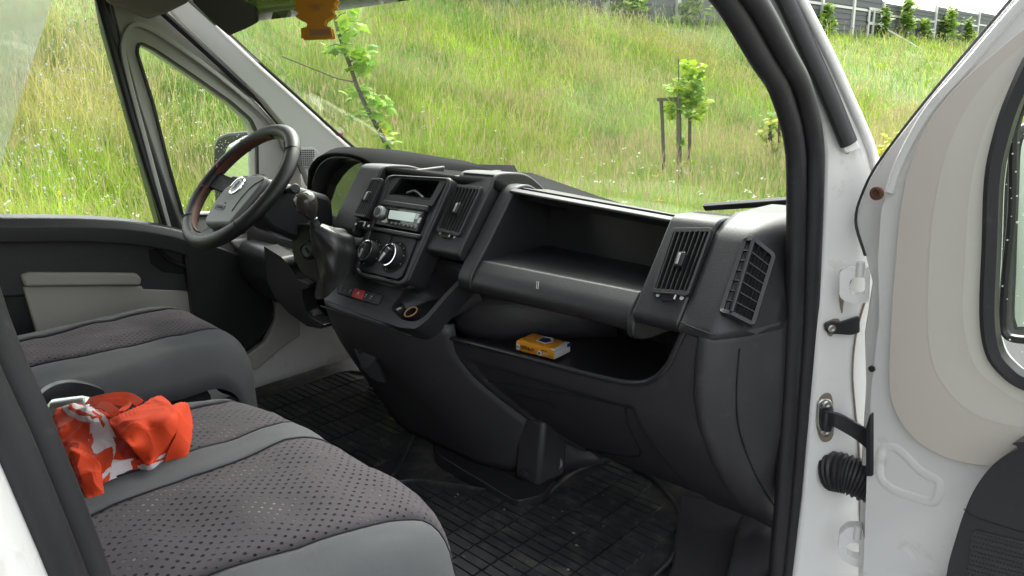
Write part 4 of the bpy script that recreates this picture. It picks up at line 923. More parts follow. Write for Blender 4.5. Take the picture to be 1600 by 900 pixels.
tube('cable_end', cr([tq[3]+Vector((.06, .012, .008)), tq[3]+Vector((.085, .016, .014)), tq[3]+Vector((.115, .010, .006)), tq[3]+Vector((.13, .004, .003))], 4), .0028, M['pad'], TRY, 7)
slab('trim_bar', FS, [(598, 311), (668, 321), (664, 330), (593, 319)], .02, M['stack'], VAN, .003, off=.007)
RD = slab('car_radio', FS, [(597, 321), (663, 330), (651, 362), (583, 349)], .03, M['satin'], VAN, .003, off=.003, rnd=.003)
slab('display', FS, [(609, 328), (650, 333), (645, 347), (606, 341)], .003, M['lcd'], RD, .001, off=.006, rnd=.002)
slab('face_gloss', FS, [(604, 324), (660, 331), (650, 358), (595, 347)], .004, M['clusterglass'], RD, .001, off=.0045, rnd=.003)
kn = FS.at(596, 333.5, .003)
kb = lathe('volume_knob', kn, FS.n, [(.0165, 0), (.0165, .007), (.0150, .012), (.013, .0132), (0, .0132)], M['silver'], RD, 24)
lathe('knob_cap', kn+FS.n*.0132, FS.n, [(.011, 0), (.0105, .001), (0, .0014)], M['stack'], kb, 20)
for k in range(6):
    x = 610+6.3*k; y = 346+1.15*k
    slab('preset_button', FS, [(x, y), (x+5.2, y+.9), (x+3.8, y+4.3), (x-1.4, y+3.4)], .003, M['key'], RD, .0006, off=.0062)
    text('preset_number', str(k+1), .006, FS.at(x+1.9, y+2.1, .0066), RT, UP, M['print'], RD)
for (x, y) in ((653, 334), (655.5, 340)): slab('side_button', FS, [(x-1.5, y), (x+2.4, y+.5), (x-1, y+9), (x-5, y+8.4)], .003, M['silver'], RD, .0006, off=.0065)
# climate panel
slab('trim_bar', FS, [(577, 352), (656, 366), (652, 373), (573, 358)], .02, M['stack'], VAN, .003, off=.008)
CP = slab('climate_panel', FS, [(573, 359), (651, 373), (627, 432), (620, 437), (565, 423), (560, 415)], .02, M['stack'], VAN, .003, off=-.002, rnd=.006)
slab('blank_button', FS, [(602, 366), (612, 368), (606, 381), (600, 380), (598, 376)], .004, M['stack'], CP, .001, off=.0015)
def dial(c, r, ang):
    p = FS.at(*c, -.002); n = FS.n
    lathe('scale_ring', p, n, [(r*1.42, 0), (r*1.42, .0008), (r*.9, .0012), (0, .0012)], M['void'], CP, 32)
    d = lathe('dial', p, n, [(r*1.12, 0), (r*1.05, .010), (r*1.0, .019), (r*.90, .0195), (r*.86, .015), (0, .015)], M['satin'], CP, 36)
    bm = NB(); add_lathe(bm, p+n*.0185, n, [(r*.99, 0), (r*.985, .0016), (r*.90, .0018), (r*.89, 0)], 36, False); obj('chrome_ring', bm, M['chrome'], d)
    u = (RT-n*RT.dot(n)).normalized(); v = n.cross(u); a = u*math.cos(ang)+v*math.sin(ang); b = n.cross(a)
    L = [p+n*.029+a*s*r+b*t*r for s, t in ((-.55, -.26), (.2, -.30), (.92, -.13), (.92, .13), (.2, .30), (-.55, .26))]
    bm = NB(); add_slab(bm, rc(L, r*.1), n, .016); obj('pointer', bm, M['satin'], d, .0015)
    L = [p+n*.0295+a*s*r+b*t*r for s, t in ((.0, -.17), (.84, -.08), (.84, .08), (.0, .17))]
    bm = NB(); add_slab(bm, L, n, .002); obj('pointer_inlay', bm, M['silver'], d, .0006)
    for k in range(9):
        t = math.pi*(-.25+1.5*k/8); q = p+n*.0014+(u*math.cos(t)+v*math.sin(t))*r*1.24
        bm = NB(); add_slab(bm, [q+(u*math.cos(t)+v*math.sin(t))*s*.0016+(v*math.cos(t)-u*math.sin(t))*w_*.0007 for s, w_ in ((-1, -1), (1, -1), (1, 1), (-1, 1))], n, .0004); obj('scale_tick', bm, M['print'], CP, smooth=0)
dial((580, 395), .0255, R_(248)); dial((615.5, 402), .0275, R_(222))
# stack sides and the apron that joins the deck
for (x0, x1, lab) in ((-.150, -.135, 0), (.052, .075, 0)):
    prismx('stack_cheek', [(.20, .735), (.035, .735), (-.0, .70), (-.098, .535), (-.11, .50), (.10, .48)], x0, x1, M['dash'], VAN, .004)
# ---- centre console: deck with switches, right hand pocket, front
FD = Plane((0, -.14, .447), (0, .72, -.70))
deck = [(499, 448), (520, 425), (552, 424), (566, 432), (622, 447), (634, 440), (662, 418), (690, 404), (740, 418), (738, 424), (700, 462), (668, 500), (650, 514), (625, 512), (560, 490), (508, 468)]
pocket = [(610, 482), (624, 462), (644, 438), (668, 415), (690, 408), (733, 424), (715, 438), (690, 464), (662, 496), (648, 503), (628, 500)]
DK = slab('console_deck', FD, deck, .05, M['dash'], VAN, .006, rnd=.012, holes=[(pocket, .012)], seg=3)
pq_ = FD.pts(pocket); bm = NB()
lowp = [FD.at(*q) for q in ((612, 486), (626, 472), (648, 448), (676, 440), (694, 442), (722, 446), (706, 452), (684, 472), (658, 498), (646, 503), (628, 501))]
dpt = [.022, .03, .06, .075, .08, .08, .075, .06, .035, .024, .022]
lowp = [p-FD.n*d for p, d in zip(lowp, dpt)]
va = [bm.verts.new(p-FD.n*.004) for p in pq_]; vb = [bm.verts.new(p) for p in lowp]
for i in range(len(va)): bm.faces.new((va[i], va[(i+1) % len(va)], vb[(i+1) % len(va)], vb[i]))
bm.faces.new(vb); o = obj('pocket_liner', bm, M['dash'], DK, smooth=50); s = o.modifiers.new('s', 'SOLIDIFY'); s.thickness = .003; s.offset = 1
def deckp(px, py, d=0): return FD.at(px, py, -.020+d)
for (x, y, what) in ((623, 484, 'cap'), (643, 489, 'ring')):
    c = FD.at(x, y, -.020)
    nrm = Vector((0, -.5, .87))
    if what == 'cap':
        S = lathe('power_socket', c, nrm, [(.0165, -.01), (.0165, .006), (.014, .011), (.010, .0125), (0, .0125)], M['satin'], DK, 24, label='capped power socket in the console pocket')
        slab('socket_symbol', FD, [(x-5, y-1), (x+2, y-4), (x+5, y-3), (x-2, y+1)], .001, M['silver'], S, 0, off=-.0065)
        bm = NB(); add_box(bm, c+Vector((-.012, -.012, .008)), (.014, .010, .005)); obj('cap_tongue', bm, M['satin'], S, .002)
    else:
        S = lathe('power_socket', c, nrm, [(.0175, -.01), (.0175, .003), (.0145, .004), (.013, -.02), (0, -.02)], M['void'], DK, 24, label='open power socket with lit orange ring in the console pocket')
        bm = NB(); add_lathe(bm, c+nrm*.0025, nrm, [(.0172, 0), (.0165, .0022), (.0145, .0022), (.014, 0)], 24, False); obj('light_ring', bm, M['orange'], S)
bm = NB(); add_sweep(bm, cr(FD.pts([(566, 396), (557, 412), (556, 424), (566, 433), (618, 447), (632, 443), (654, 420)], .003), 5), circ(.0045, 8), FD.n); obj('deck_lip', bm, M['dash'], DK)
# switch row
b0, b1, b2, b3 = (531, 443), (597.5, 461), (590, 476), (527, 457)
edges = [0, .105, .215, .335, .60, .705, .85, 1.0]
def bil(s, t): return (((b0[0]*(1-s)+b1[0]*s)*(1-t)+(b3[0]*(1-s)+b2[0]*s)*t), ((b0[1]*(1-s)+b1[1]*s)*(1-t)+(b3[1]*(1-s)+b2[1]*s)*t))
SW = slab('switch_panel', FD, [(530, 441.5), (598.5, 460), (597, 468), (591, 477.5), (584, 477), (527, 459), (525, 452)], .006, M['void'], VAN, .002, off=.0012, rnd=.006)
for k in range(7):
    a, b = edges[k]+.006, edges[k+1]-.006
    L = [bil(a, .02), bil(b, .02), bil(b, .98), bil(a, .98)]
    o = slab('switch', FD, L, .006, M['red'] if k == 3 else M['key'], SW, .0012, off=.0045, label='red hazard warning switch' if k == 3 else None)
    c = FD.at(*bil((a+b)/2, .5), .0048); u = (FD.at(*bil(b, .5))-FD.at(*bil(a, .5))).normalized(); v = FD.n.cross(u)
    if k == 3:
        for rr in (.0058, .0032):
            tri = [c+u*math.cos(t)*rr+v*math.sin(t)*rr for t in (R_(90), R_(210), R_(330))]; bm = NB(); add_sweep(bm, tri, circ(.0004, 4), FD.n, closed=True); obj('triangle_symbol', bm, M['print'], o)
    elif k in (2, 4, 5):
        lathe('indicator', c-v*.003, FD.n, [(.0011, 0), (.0011, .0004), (0, .0004)], M['print'], o, 10)
        bm = NB(); add_slab(bm, [c+v*.003+u*s*.0022+v*t*.0013 for s, t in ((-1, -1), (1, -1), (.5, 1), (-.5, 1))], FD.n, .0003); obj('symbol', bm, M['print'], o, smooth=0)
def gy(z): return smooth_tab([(.02, .235), (.06, .20), (.10, .150), (.16, .085), (.23, .020), (.30, -.035), (.36, -.068), (.42, -.082), (.48, -.09), (.57, -.096)], z)
def fx0(z): return lerp([(.0, .36), (.06, .33), (.12, .29), (.2, .235), (.3, .18), (.36, .165), (.60, .165)], z)
# front of the console falling to the floor
def cf(z): return smooth_tab([(.0, .035), (.10, -.01), (.22, -.075), (.32, -.125), (.40, -.150), (.44, -.155)], z)
P = []
for j in range(17):
    z = .432-.40*j/16; xl_ = lerp([(.0, -.20), (.05, -.262), (.44, -.262)], z); xr_ = fx0(z)+.02; row = []
    for i in range(21):
        s = i/20; e = abs(2*s-1); w_ = max(0, (s-.55)/.45)**2.4; row.append(Vector((xl_+(xr_-xl_)*s, (cf(z)+(.03*e**6 if s < .5 else 0))*(1-w_)+(gy(z)+.006)*w_, z)))
    P.append(row)
sheet('console_front', P, M['dash_low'], VAN, .01, smooth=70)
bm = NB(); add_sweep(bm, [Vector((-.225+.36*i/10, -.1575, .418)) for i in range(0, 11, 10)], circ(.0022, 6), (0, 0, 1)); obj('console_seam', bm, M['void'], VAN)
cp = Plane((-.1, -.118, .31), (0, .93, -.36))
PK = slab('console_pull', cp, [(544, 525), (560, 525), (582, 538), (586, 556), (600, 598), (580, 592), (566, 575)], .01, M['satin'], VAN, .003, off=.004, sm=False, rnd=.006)
slab('pull_recess', cp, [(560, 572), (574, 574), (586, 560), (602, 598), (588, 596)], .004, M['void'], PK, .001, off=.006)
lathe('lock_ring', cp.at(563, 547, .0042), cp.n, [(.010, 0), (.010, .001), (.0085, .001), (.0085, 0)], M['void'], PK, 18)
# ---- passenger fascia: shelf lip, glove box, ridge to the sill
def lipz(x): return smooth_tab([(.16, .398), (.40, .408), (.60, .416), (.66, .424), (.70, .442), (.735, .482), (.76, .538), (.775, .556), (.82, .556)], x)
P = []
for j in range(61):
    t = j/60; row = []
    for i in range(101):
        s = i/100; zz0 = None
        x = .165+.655*s; zt = lipz(x); zb = .085; z = zt+(zb-zt)*t
        x_ = fx0(z)+(.82-fx0(z))*s
        y = gy(z)
        q = min(1, max(0, (zt-.046-z)/.008)); k_ = min(1, max(0, (.655+.12*(.36-z)-x_)/.008)); k2 = min(1, max(0, (x_-fx0(z)-.035)/.01)); q = q*q*(3-2*q); y += .011*q*k_*k2
        if x_ > .75: y += .012*((x_-.75)/.07)**2
        row.append(Vector((x_, y, z)))
    P.append(row)
sheet('fascia', P, M['dash_low'], VAN, .012, smooth=70, bev=.003)
bm = NB(); lip = [Vector((.165+.6*i/40, gy(lipz(.165+.6*i/40))+.001, lipz(.165+.6*i/40)+.001)) for i in range(41)]
add_sweep(bm, lip, circ(.0055, 10), (0, -1, .3)); obj('shelf_lip', bm, M['satin'], VAN)
# ridge and side kick panel
rp = [(.552, -.098), (.50, -.104), (.44, -.104), (.38, -.086), (.30, -.040), (.22, .022), (.15, .088), (.10, .145), (.06, .20)]
P = []
for z, y in [(lerp([(i/8, rp[i][0]) for i in range(9)], k/24), lerp([(i/8, rp[i][1]) for i in range(9)], k/24)) for k in range(25)]:
    P.append([Vector((.795+dx, y+dy+.004, z)) for dx, dy in ((-.014, .010), (-.004, -.001), (.004, -.004), (.014, .001), (.026, .010), (.040, .026), (.058, .062), (.072, .115), (.076, .26))])
sheet('dash_side', P, M['dash_low'], VAN, .006, smooth=60)
kp = PX(.832)
bm = NB(); add_tube(bm, cr([Vector((.795+.047, lerp([(z_, y_) for z_, y_ in reversed(rp)], z)+.041, z)) for z in (.525, .48, .43, .38, .32, .26, .20, .15)], 5), .0014, 6); obj('side_seam', bm, M['void'], VAN)
bm = NB(); add_tube(bm, cr([Vector((.757, -.097, .560)), Vector((.79, -.100, .556)), Vector((.818, -.092, .550)), Vector((.834, -.06, .545))], 5), .0016, 6); obj('end_seam', bm, M['void'], VAN)
# shelf behind the lip
prismx('shelf', [(-.076, .386), (.20, .392), (.20, .52), (.215, .52), (.215, .376), (-.07, .372)], .165, .76, M['satin'], VAN, .006)
prismx('shelf_backing', [(.05, .51), (.20, .40), (.21, .52)], .165, .20, M['dash_low'], VAN, .004)
slab('shelf_end', Plane((.70, 0, .44), (.80, .55, -.25)), [(955, 540), (1010, 525), (1072, 505), (1060, 548), (1040, 578), (985, 594), (940, 585)], .01, M['satin'], VAN, .006, rnd=.02, off=.0)
P = [[Vector((x, y+d_, z)) for y, z in ((.02, .505), (-.005, .50), (-.028, .46), (-.03, .41), (-.02, .38))] for x, d_ in ((.10, 0), (.16, 0), (.20, .004), (.24, .02), (.28, .05), (.33, .10), (.38, .15), (.44, .20))]
sheet('console_flank', P, M['dash_low'], VAN, .01, smooth=60)
# glove box door and latch
gp = Plane((.42, -.005, .20), (0, .80, -.62))
def onf(px, py, off=0):                            # sight line met with the curved fascia
    v = ray(px, py); a, b = 1.0, 2.6
    f = lambda t: (CAM+v*t).y-.011-gy(min(.57, max(.02, (CAM+v*t).z)))
    for _ in range(50):
        m_ = (a+b)/2
        if f(m_) > 0: b = m_
        else: a = m_
    return CAM+v*a+gp.n*off-0*gp.n
gd = [(724, 592), (850, 608), (970, 633), (977, 640), (985, 672), (1000, 712), (940, 706), (880, 696), (820, 676), (778, 652), (744, 622)]
bm = NB(); add_sweep(bm, cr([onf(*q, .0) for q in gd], 3, True), circ(.0024, 6), gp.n, closed=True); GB = obj('glove_box_door', bm, M['void'], VAN)
la = [onf(*q, .0022) for q in ((796, 613), (862, 630), (868, 636), (878, 664), (846, 662), (838, 672), (826, 660), (800, 624))]
bm = NB(); add_slab(bm, rc(la, .004), gp.n, .004); LT = obj('latch', bm, M['dash'], GB, .0015)
bm = NB(); add_slab(bm, rc([onf(*q, .004) for q in ((832, 656), (848, 655), (844, 672), (836, 672))], .002), gp.n, .004); obj('latch_tongue', bm, M['stack'], LT, .001)
bm = NB(); add_sweep(bm, cr([onf(*q, .003) for q in ((708, 578), (722, 612), (748, 646), (788, 680), (830, 706))], 5), [(-.010, -.004), (.010, -.004), (.006, .004), (-.006, .004)], gp.n); obj('fascia_arc', bm, M['dash_low'], VAN, .002)
# foot of the console: bracket and post
prismx('console_post', [(.065, .19), (.04, .03), (.14, .02), (.16, .18)], .235, .315, M['dash_low'], VAN, .012)
slab('base_plate', PZ(.035), [(676, 692), (690, 684), (812, 752), (850, 752), (858, 742), (868, 748), (850, 772), (812, 782), (800, 780), (684, 710)], .03, M['satin'], VAN, .004, rnd=.012)
lathe('plug', Vector((.285, .033, .06)), (.2, -1, .25), [(.008, 0), (.007, .003), (0, .004)], M['stack'], VAN, 14)
lathe('floor_clip', PZ(.06).at(869, 724), (.3, -.8, .4), [(.018, 0), (.018, .004), (.012, .006), (.011, .002), (0, .002)], M['satin'], VAN, 16)

M['inlay'] = mat('worn_rim_leather', (.10, .030, .018), .6, bump=.6, bscale=500, var=.5, vscale=60)
# ---- driver side: cluster hood, column, wheel
CX = -.43
def arch(x0, x1, zb, zt, y, n=16, pw=.42):
    out = []
    for i in range(n+1):
        s = i/n*2-1; out.append(Vector((x0+(x1-x0)*(s+1)/2, y, zb+(zt-zb)*max(0, 1-abs(s)**2.6)**pw)))
    return out
A1 = arch(-.635, -.215, .63, .768, .07); A2 = arch(-.645, -.205, .64, .782, .11); A3 = arch(-.66, -.17, .66, .768, .22); A4 = arch(-.70, -.10, .68, .735, .36)
sheet('cluster_hood', [A1, A2, A3, A4], M['dashtop'], VAN, .012, smooth=70, bev=.004, offset=-1)
B1 = arch(-.625, -.225, .57, .755, .074, pw=.5); B2 = arch(-.59, -.25, .57, .735, .17, pw=.5)
sheet('cluster_shroud', [B1, B2], M['satin'], VAN, .004, smooth=70)
IC = None
bm = NB(); face = arch(-.59, -.25, .57, .732, .168, pw=.5); face += [Vector((-.25, .16, .555)), Vector((-.59, .16, .555))]
add_slab(bm, face, (0, -1, .05), .02); IC = obj('instrument_cluster', bm, M['void'], VAN)
for x, r in ((-.495, .048), (-.345, .048)):
    lathe('gauge_ring', Vector((x, .146, .645)), (0, -1, .12), [(r, 0), (r, .006), (r*.93, .007), (r*.92, .002), (0, .002)], M['satin'], IC, 30)
    for k in range(11):
        t = R_(215-250*k/10); bm = NB(); add_box(bm, Vector((x+math.cos(t)*r*.82, .1425+.003*math.sin(t), .645+math.sin(t)*r*.82)), (.003, .001, .003)); obj('gauge_mark', bm, M['print'], IC, smooth=0)
    bm = NB(); add_tube(bm, [Vector((x, .141, .645)), Vector((x-.02, .140, .62))], .0012, 5); obj('needle', bm, M['red'], IC)
gl_ = arch(-.605, -.235, .57, .745, .125, pw=.5); gl2 = [Vector((p.x, .130-.03*(1-(p.z-.57)/.175), p.z)) for p in gl_]
bm = NB(); add_slab(bm, [Vector((-.605, .099, .565))]+gl2[1:-1]+[Vector((-.235, .099, .565))], (0, -1, .2), .002); obj('cluster_lens', bm, M['clusterglass'], IC)
# dash face under the cluster
prismx('driver_fascia', [(.16, .575), (.06, .58), (-.01, .56), (-.035, .53), (-.04, .46), (.0, .36), (.10, .30), (.16, .50)], -.84, -.15, M['dash'], VAN, .012, rnd=.02)
prismx('knee_panel', [(-.075, .50), (-.095, .47), (-.09, .40), (-.05, .33), (.02, .28), (.05, .30), (.0, .5)], -.80, -.49, M['satin'], VAN, .012, rnd=.015)
slab('knee_trim', PY(-.12), [(412, 384), (440, 402), (452, 416), (464, 436), (484, 444), (482, 450), (472, 452), (472, 466), (478, 486), (486, 496), (506, 508), (502, 514), (480, 510), (452, 490), (430, 466), (418, 440)], .04, M['satin'], VAN, .006, rnd=.006)
E_ = R_(44.8); WC = Vector((-.436, -.224, .713)); wn = Vector((0, -math.cos(E_), math.sin(E_))); wa = Vector((1, 0, 0)); wb = wn.cross(wa)
prismx('column_cover', [(-.20, .735), (-.10, .70), (.0, .66), (.0, .54), (-.10, .545), (-.19, .60), (-.225, .66)], CX-.06, CX+.055, M['satin'], VAN, .02, rnd=.02)
for sgn, z in ((1, .70), (-1, .70)):
    a = Vector((CX+sgn*.05, -.13, z-.01)); b = Vector((CX+sgn*.155, -.165, z+.008))
    bm = NB(); add_tube(bm, [a, a.lerp(b, .35), a.lerp(b, .6), b], .010, 10, (0, 0, 1), [.7, .8, 1.1, 1.15]); o = obj('column_stalk', bm, M['satin'], VAN)
    lathe('stalk_end', b, (b-a), [(.0115, 0), (.0125, .004), (.010, .010), (0, .011)], M['stack'], o, 16)
def wp(px, py, off=0): return Plane(WC+wn*off, wn).at(px, py)
SWH = lathe('steering_wheel', WC-wn*.06, wn, [(.05, -.03), (.055, .0), (.06, .03), (.05, .04), (0, .04)], M['satin'], VAN, 24)
rr = .1745; bm = NB(); ring = [WC+(wa*math.cos(t)+wb*math.sin(t))*rr for t in [2*math.pi*k/72 for k in range(72)]]
add_sweep(bm, ring, circ(.0195, 14, .0178), wn, closed=True); obj('rim', bm, M['wheel'], SWH)
for t0_, t1_ in ((95, 172), (188, 262), (300, 352), (12, 60)):
    bm = NB(); add_sweep(bm, [WC+(wa*math.cos(R_(t))+wb*math.sin(R_(t)))*(rr-.0192)+wn*.002 for t in np.linspace(t0_, t1_, 24)], circ(.0022, 8, .009), wn); obj('rim_inlay', bm, M['inlay'], SWH)
for k in (8, 27, 45, 64):
    p, q = ring[k], ring[(k+1) % 72]; bm = NB(); add_lathe(bm, p, (q-p), [(.018, -.0006), (.0198, -.0005), (.0198, .0005), (.018, .0006)], 16); obj('rim_seam', bm, M['void'], SWH)
for t0, w0 in ((R_(2), .030), (R_(178), .030), (R_(-90), .036)):
    d = wa*math.cos(t0)+wb*math.sin(t0); s = wn.cross(d); bm = NB()
    P = [WC+d*r_+s*w_*w0-wn*z_ for r_, w_, z_ in ((.06, -.9, .02), (.10, -.75, .018), (.15, -.8, .006), (.172, -1.3, 0), (.172, 1.3, 0), (.15, .8, .006), (.10, .75, .018), (.06, .9, .02))]
    f = [bm.verts.new(p+wn*.006) for p in P]; g_ = [bm.verts.new(p-wn*.012) for p in P]; bm.faces.new(f); bm.faces.new(g_[::-1])
    for i in range(8): bm.faces.new((f[i-1], f[i], g_[i], g_[i-1]))
    o = obj('spoke', bm, M['wheel'], SWH, .006, 3)
    for e in (-1, 1):
        a, b = WC+d*.158+s*e*w0*1.0+wn*.013, WC+d*.17+s*e*w0*1.6+wn*.014
        tube('stitching', [a, (a+b)/2+wn*.002, b], .0016, M['red'], o, 5)
pad = [(390, 273), (405, 271), (415, 275), (408, 290), (358, 350), (319, 350), (318, 344), (336, 312), (352, 292), (372, 279)]
bm = NB(); pp = rc([wp(x, y, .018) for x, y in pad], .010); add_slab(bm, pp, wn, .05); PDD = obj('airbag_pad', bm, M['pad'], SWH, .012, 3)
tube('pad_groove', cr([wp(*q, .0185) for q in ((412, 280), (395, 290), (378, 308), (362, 330))], 4), .0012, M['void'], PDD, 5)
bc = wp(370.5, 290, .0185)
bd = lathe('badge', bc, wn, [(.027, 0), (.026, .0025), (.022, .003), (.021, .0018), (0, .0018)], M['chrome'], PDD, 30)
lathe('badge_field', bc+wn*.0018, wn, [(.0205, 0), (.0205, .0004), (0, .0004)], M['print'], bd, 30)
lion = [(-.010, -.012), (-.004, -.008), (-.006, -.001), (-.011, .002), (-.006, .005), (-.004, .012), (.003, .014), (.006, .009), (.011, .010), (.007, .004), (.004, .001), (.009, -.004), (.005, -.006), (.006, -.013), (.001, -.008), (-.003, -.013)]
bm = NB(); add_slab(bm, [bc+wn*.0028+wa*x*.9+wb*y*.9 for x, y in lion], wn, .0006); obj('badge_emblem', bm, M['darkprint'], bd, smooth=0)
tx = wp(344, 324, .0186); bm = NB(); add_sweep(bm, rc([tx+wa*x+wb*y for x, y in ((-.022, -.006), (.022, -.006), (.022, .006), (-.022, .006))], .002), circ(.0005, 4), wn, closed=True); obj('airbag_frame', bm, M['void'], PDD)
text('airbag_word', 'AIRBAG', .0085, tx, wa, wb, M['darkprint'], PDD); text('airbag_letters', 'SRS', .005, wp(352, 317, .0186), wa, wb, M['darkprint'], PDD)
# ignition lock
il = Plane((-.30, -.10, .52), (.35, -.93, .1))
lathe('ignition_bezel', il.at(480, 392), il.n, [(.024, -.01), (.024, .002), (.018, .008), (.016, .004), (0, .004)], M['satin'], VAN, 24)
lathe('ignition_lock', il.at(480, 392, .004), il.n, [(.0145, 0), (.0145, .003), (.012, .0036), (.0118, .002), (0, .002)], M['pad'], VAN, 24)
slab('key_slot', il, [(476, 388), (479, 386), (485, 395), (482, 398)], .001, M['void'], VAN, 0, off=.007)
slab('ignition_panel', il, [(452, 352), (480, 348), (505, 356), (505, 450), (470, 430), (456, 400)], .03, M['slat'], VAN, .01, rnd=.02, off=-.006)
# ---- gear lever with leather boot
GX_ = -.17
gk = [PX(GX_).at(*q) for q in ((470, 300), (472, 312), (477, 325), (484, 338), (490, 346))]
kax = (gk[0]-gk[-1]).normalized(); kb0 = gk[-1]
GL = lathe('gear_lever', kb0-kax*.03, kax, [(.015, 0), (.014, .012), (.0095, .03), (.010, .034), (.012, .036), (.010, .038), (.013, .045), (.021, .058), (.026, .074), (.0265, .086), (.023, .096), (.014, .102), (0, .103)], M['boot'], VAN, 24)
kn_ = lathe('knob', kb0-kax*.03, kax, [(.0125, .043), (.0215, .058), (.0265, .074), (.027, .086), (.0235, .0965), (.0142, .1025), (0, .1035)], mat('knob_smoke_plastic', (.045, .038, .034), .18, coat=.4), GL, 24)
base = [FD.at(x, y, .004) for x, y in ((500, 442), (508, 420), (540, 400), (562, 384), (560, 400), (548, 418), (532, 446), (522, 456), (508, 454))]
# boot: rings from the neck to the oblong base
neck = kb0-kax*.012; rings = []; bcen = PX(GX_).at(524, 426); bu = Vector((0, .72, .70)); bv = Vector((1, 0, 0))
for k in range(15):
    t = k/14; c = neck.lerp(bcen, t)+Vector((.012*math.sin(t*3.1), .010*math.sin(math.pi*t), .006*math.sin(math.pi*t)))
    ax = kax.lerp(Vector((0, -.70, .72)), min(1, t*1.2)).normalized(); u = bv-ax*bv.dot(ax); u.normalize(); v = ax.cross(u)
    ra = .014+.036*t**.8; rb = .015+.060*t**.85; ring_ = []
    for j in range(28):
        a = 2*math.pi*j/28; f = 1+(.12*math.sin(3*a+6*t)+.10*math.sin(7*a-11*t+1)+.08*abs(math.sin(5.5*a+7*t+3)))*(.35+.65*math.sin(math.pi*min(1, t+.1)))
        ring_.append(c+(u*math.cos(a)*ra+v*math.sin(a)*rb)*f)
    rings.append(ring_)
bm = NB(); RV = [[bm.verts.new(p) for p in r_] for r_ in rings]
for A, B in zip(RV, RV[1:]):
    for j in range(28): bm.faces.new((A[j], A[(j+1) % 28], B[(j+1) % 28], B[j]))
o = obj('boot', bm, M['boot'], GL, smooth=180); ss = o.modifiers.new('s', 'SUBSURF'); ss.levels = ss.render_levels = 1
slab('boot_frame', FD, [(494, 452), (500, 430), (534, 396), (566, 378), (566, 396), (546, 432), (528, 462), (512, 464)], .02, M['satin'], GL, .004, rnd=.012, off=-.004)
# ---- pedals
for (x, y) in ((590, 636), (628, 656)):
    pc = PY(.16).at(x, y); pc.z = max(pc.z, .03)
    bm = NB(); add_box(bm, pc, (.055, .014, .07), Matrix.Rotation(R_(-35), 3, 'X')); pe = obj('pedal', bm, M['rubber'], VAN, .006)
    bm = NB()
    for k in range(5): add_box(bm, pc+Vector((0, -.008, .005))+Vector((0, .57, .82))*(-.024+.012*k), (.046, .004, .004), Matrix.Rotation(R_(-35), 3, 'X'))
    obj('pedal_tread', bm, M['metal'] if x < 600 else M['rubber'], pe, .001)
    tube('pedal_arm', [pc+Vector((0, .01, .03)), pc+Vector((0, .08, .18)), pc+Vector((0, .10, .32))], .008, M['satin'], pe, 8)

# ---- wiper on the glass
wq = [ws(.30, .02), ws(.55, .04), ws(.80, .075), ws(1.0, .11)]
bm = NB(); add_sweep(bm, [Vector((.48, .46, .645)), Vector((.66, .42, .676)), Vector((.80, .35, .704)), Vector((.90, .29, .724))], [(-.007, -.007), (.007, -.007), (.006, .008), (-.006, .008)], (0, -.6, .8)); WI = obj('wiper', bm, M['satin'], VAN, .002)
bm = NB(); add_box(bm, Vector((.775, .355, .712)), (.07, .026, .03), Matrix.Rotation(R_(-25), 3, 'Z')); obj('wiper_joint', bm, M['satin'], WI, .005)

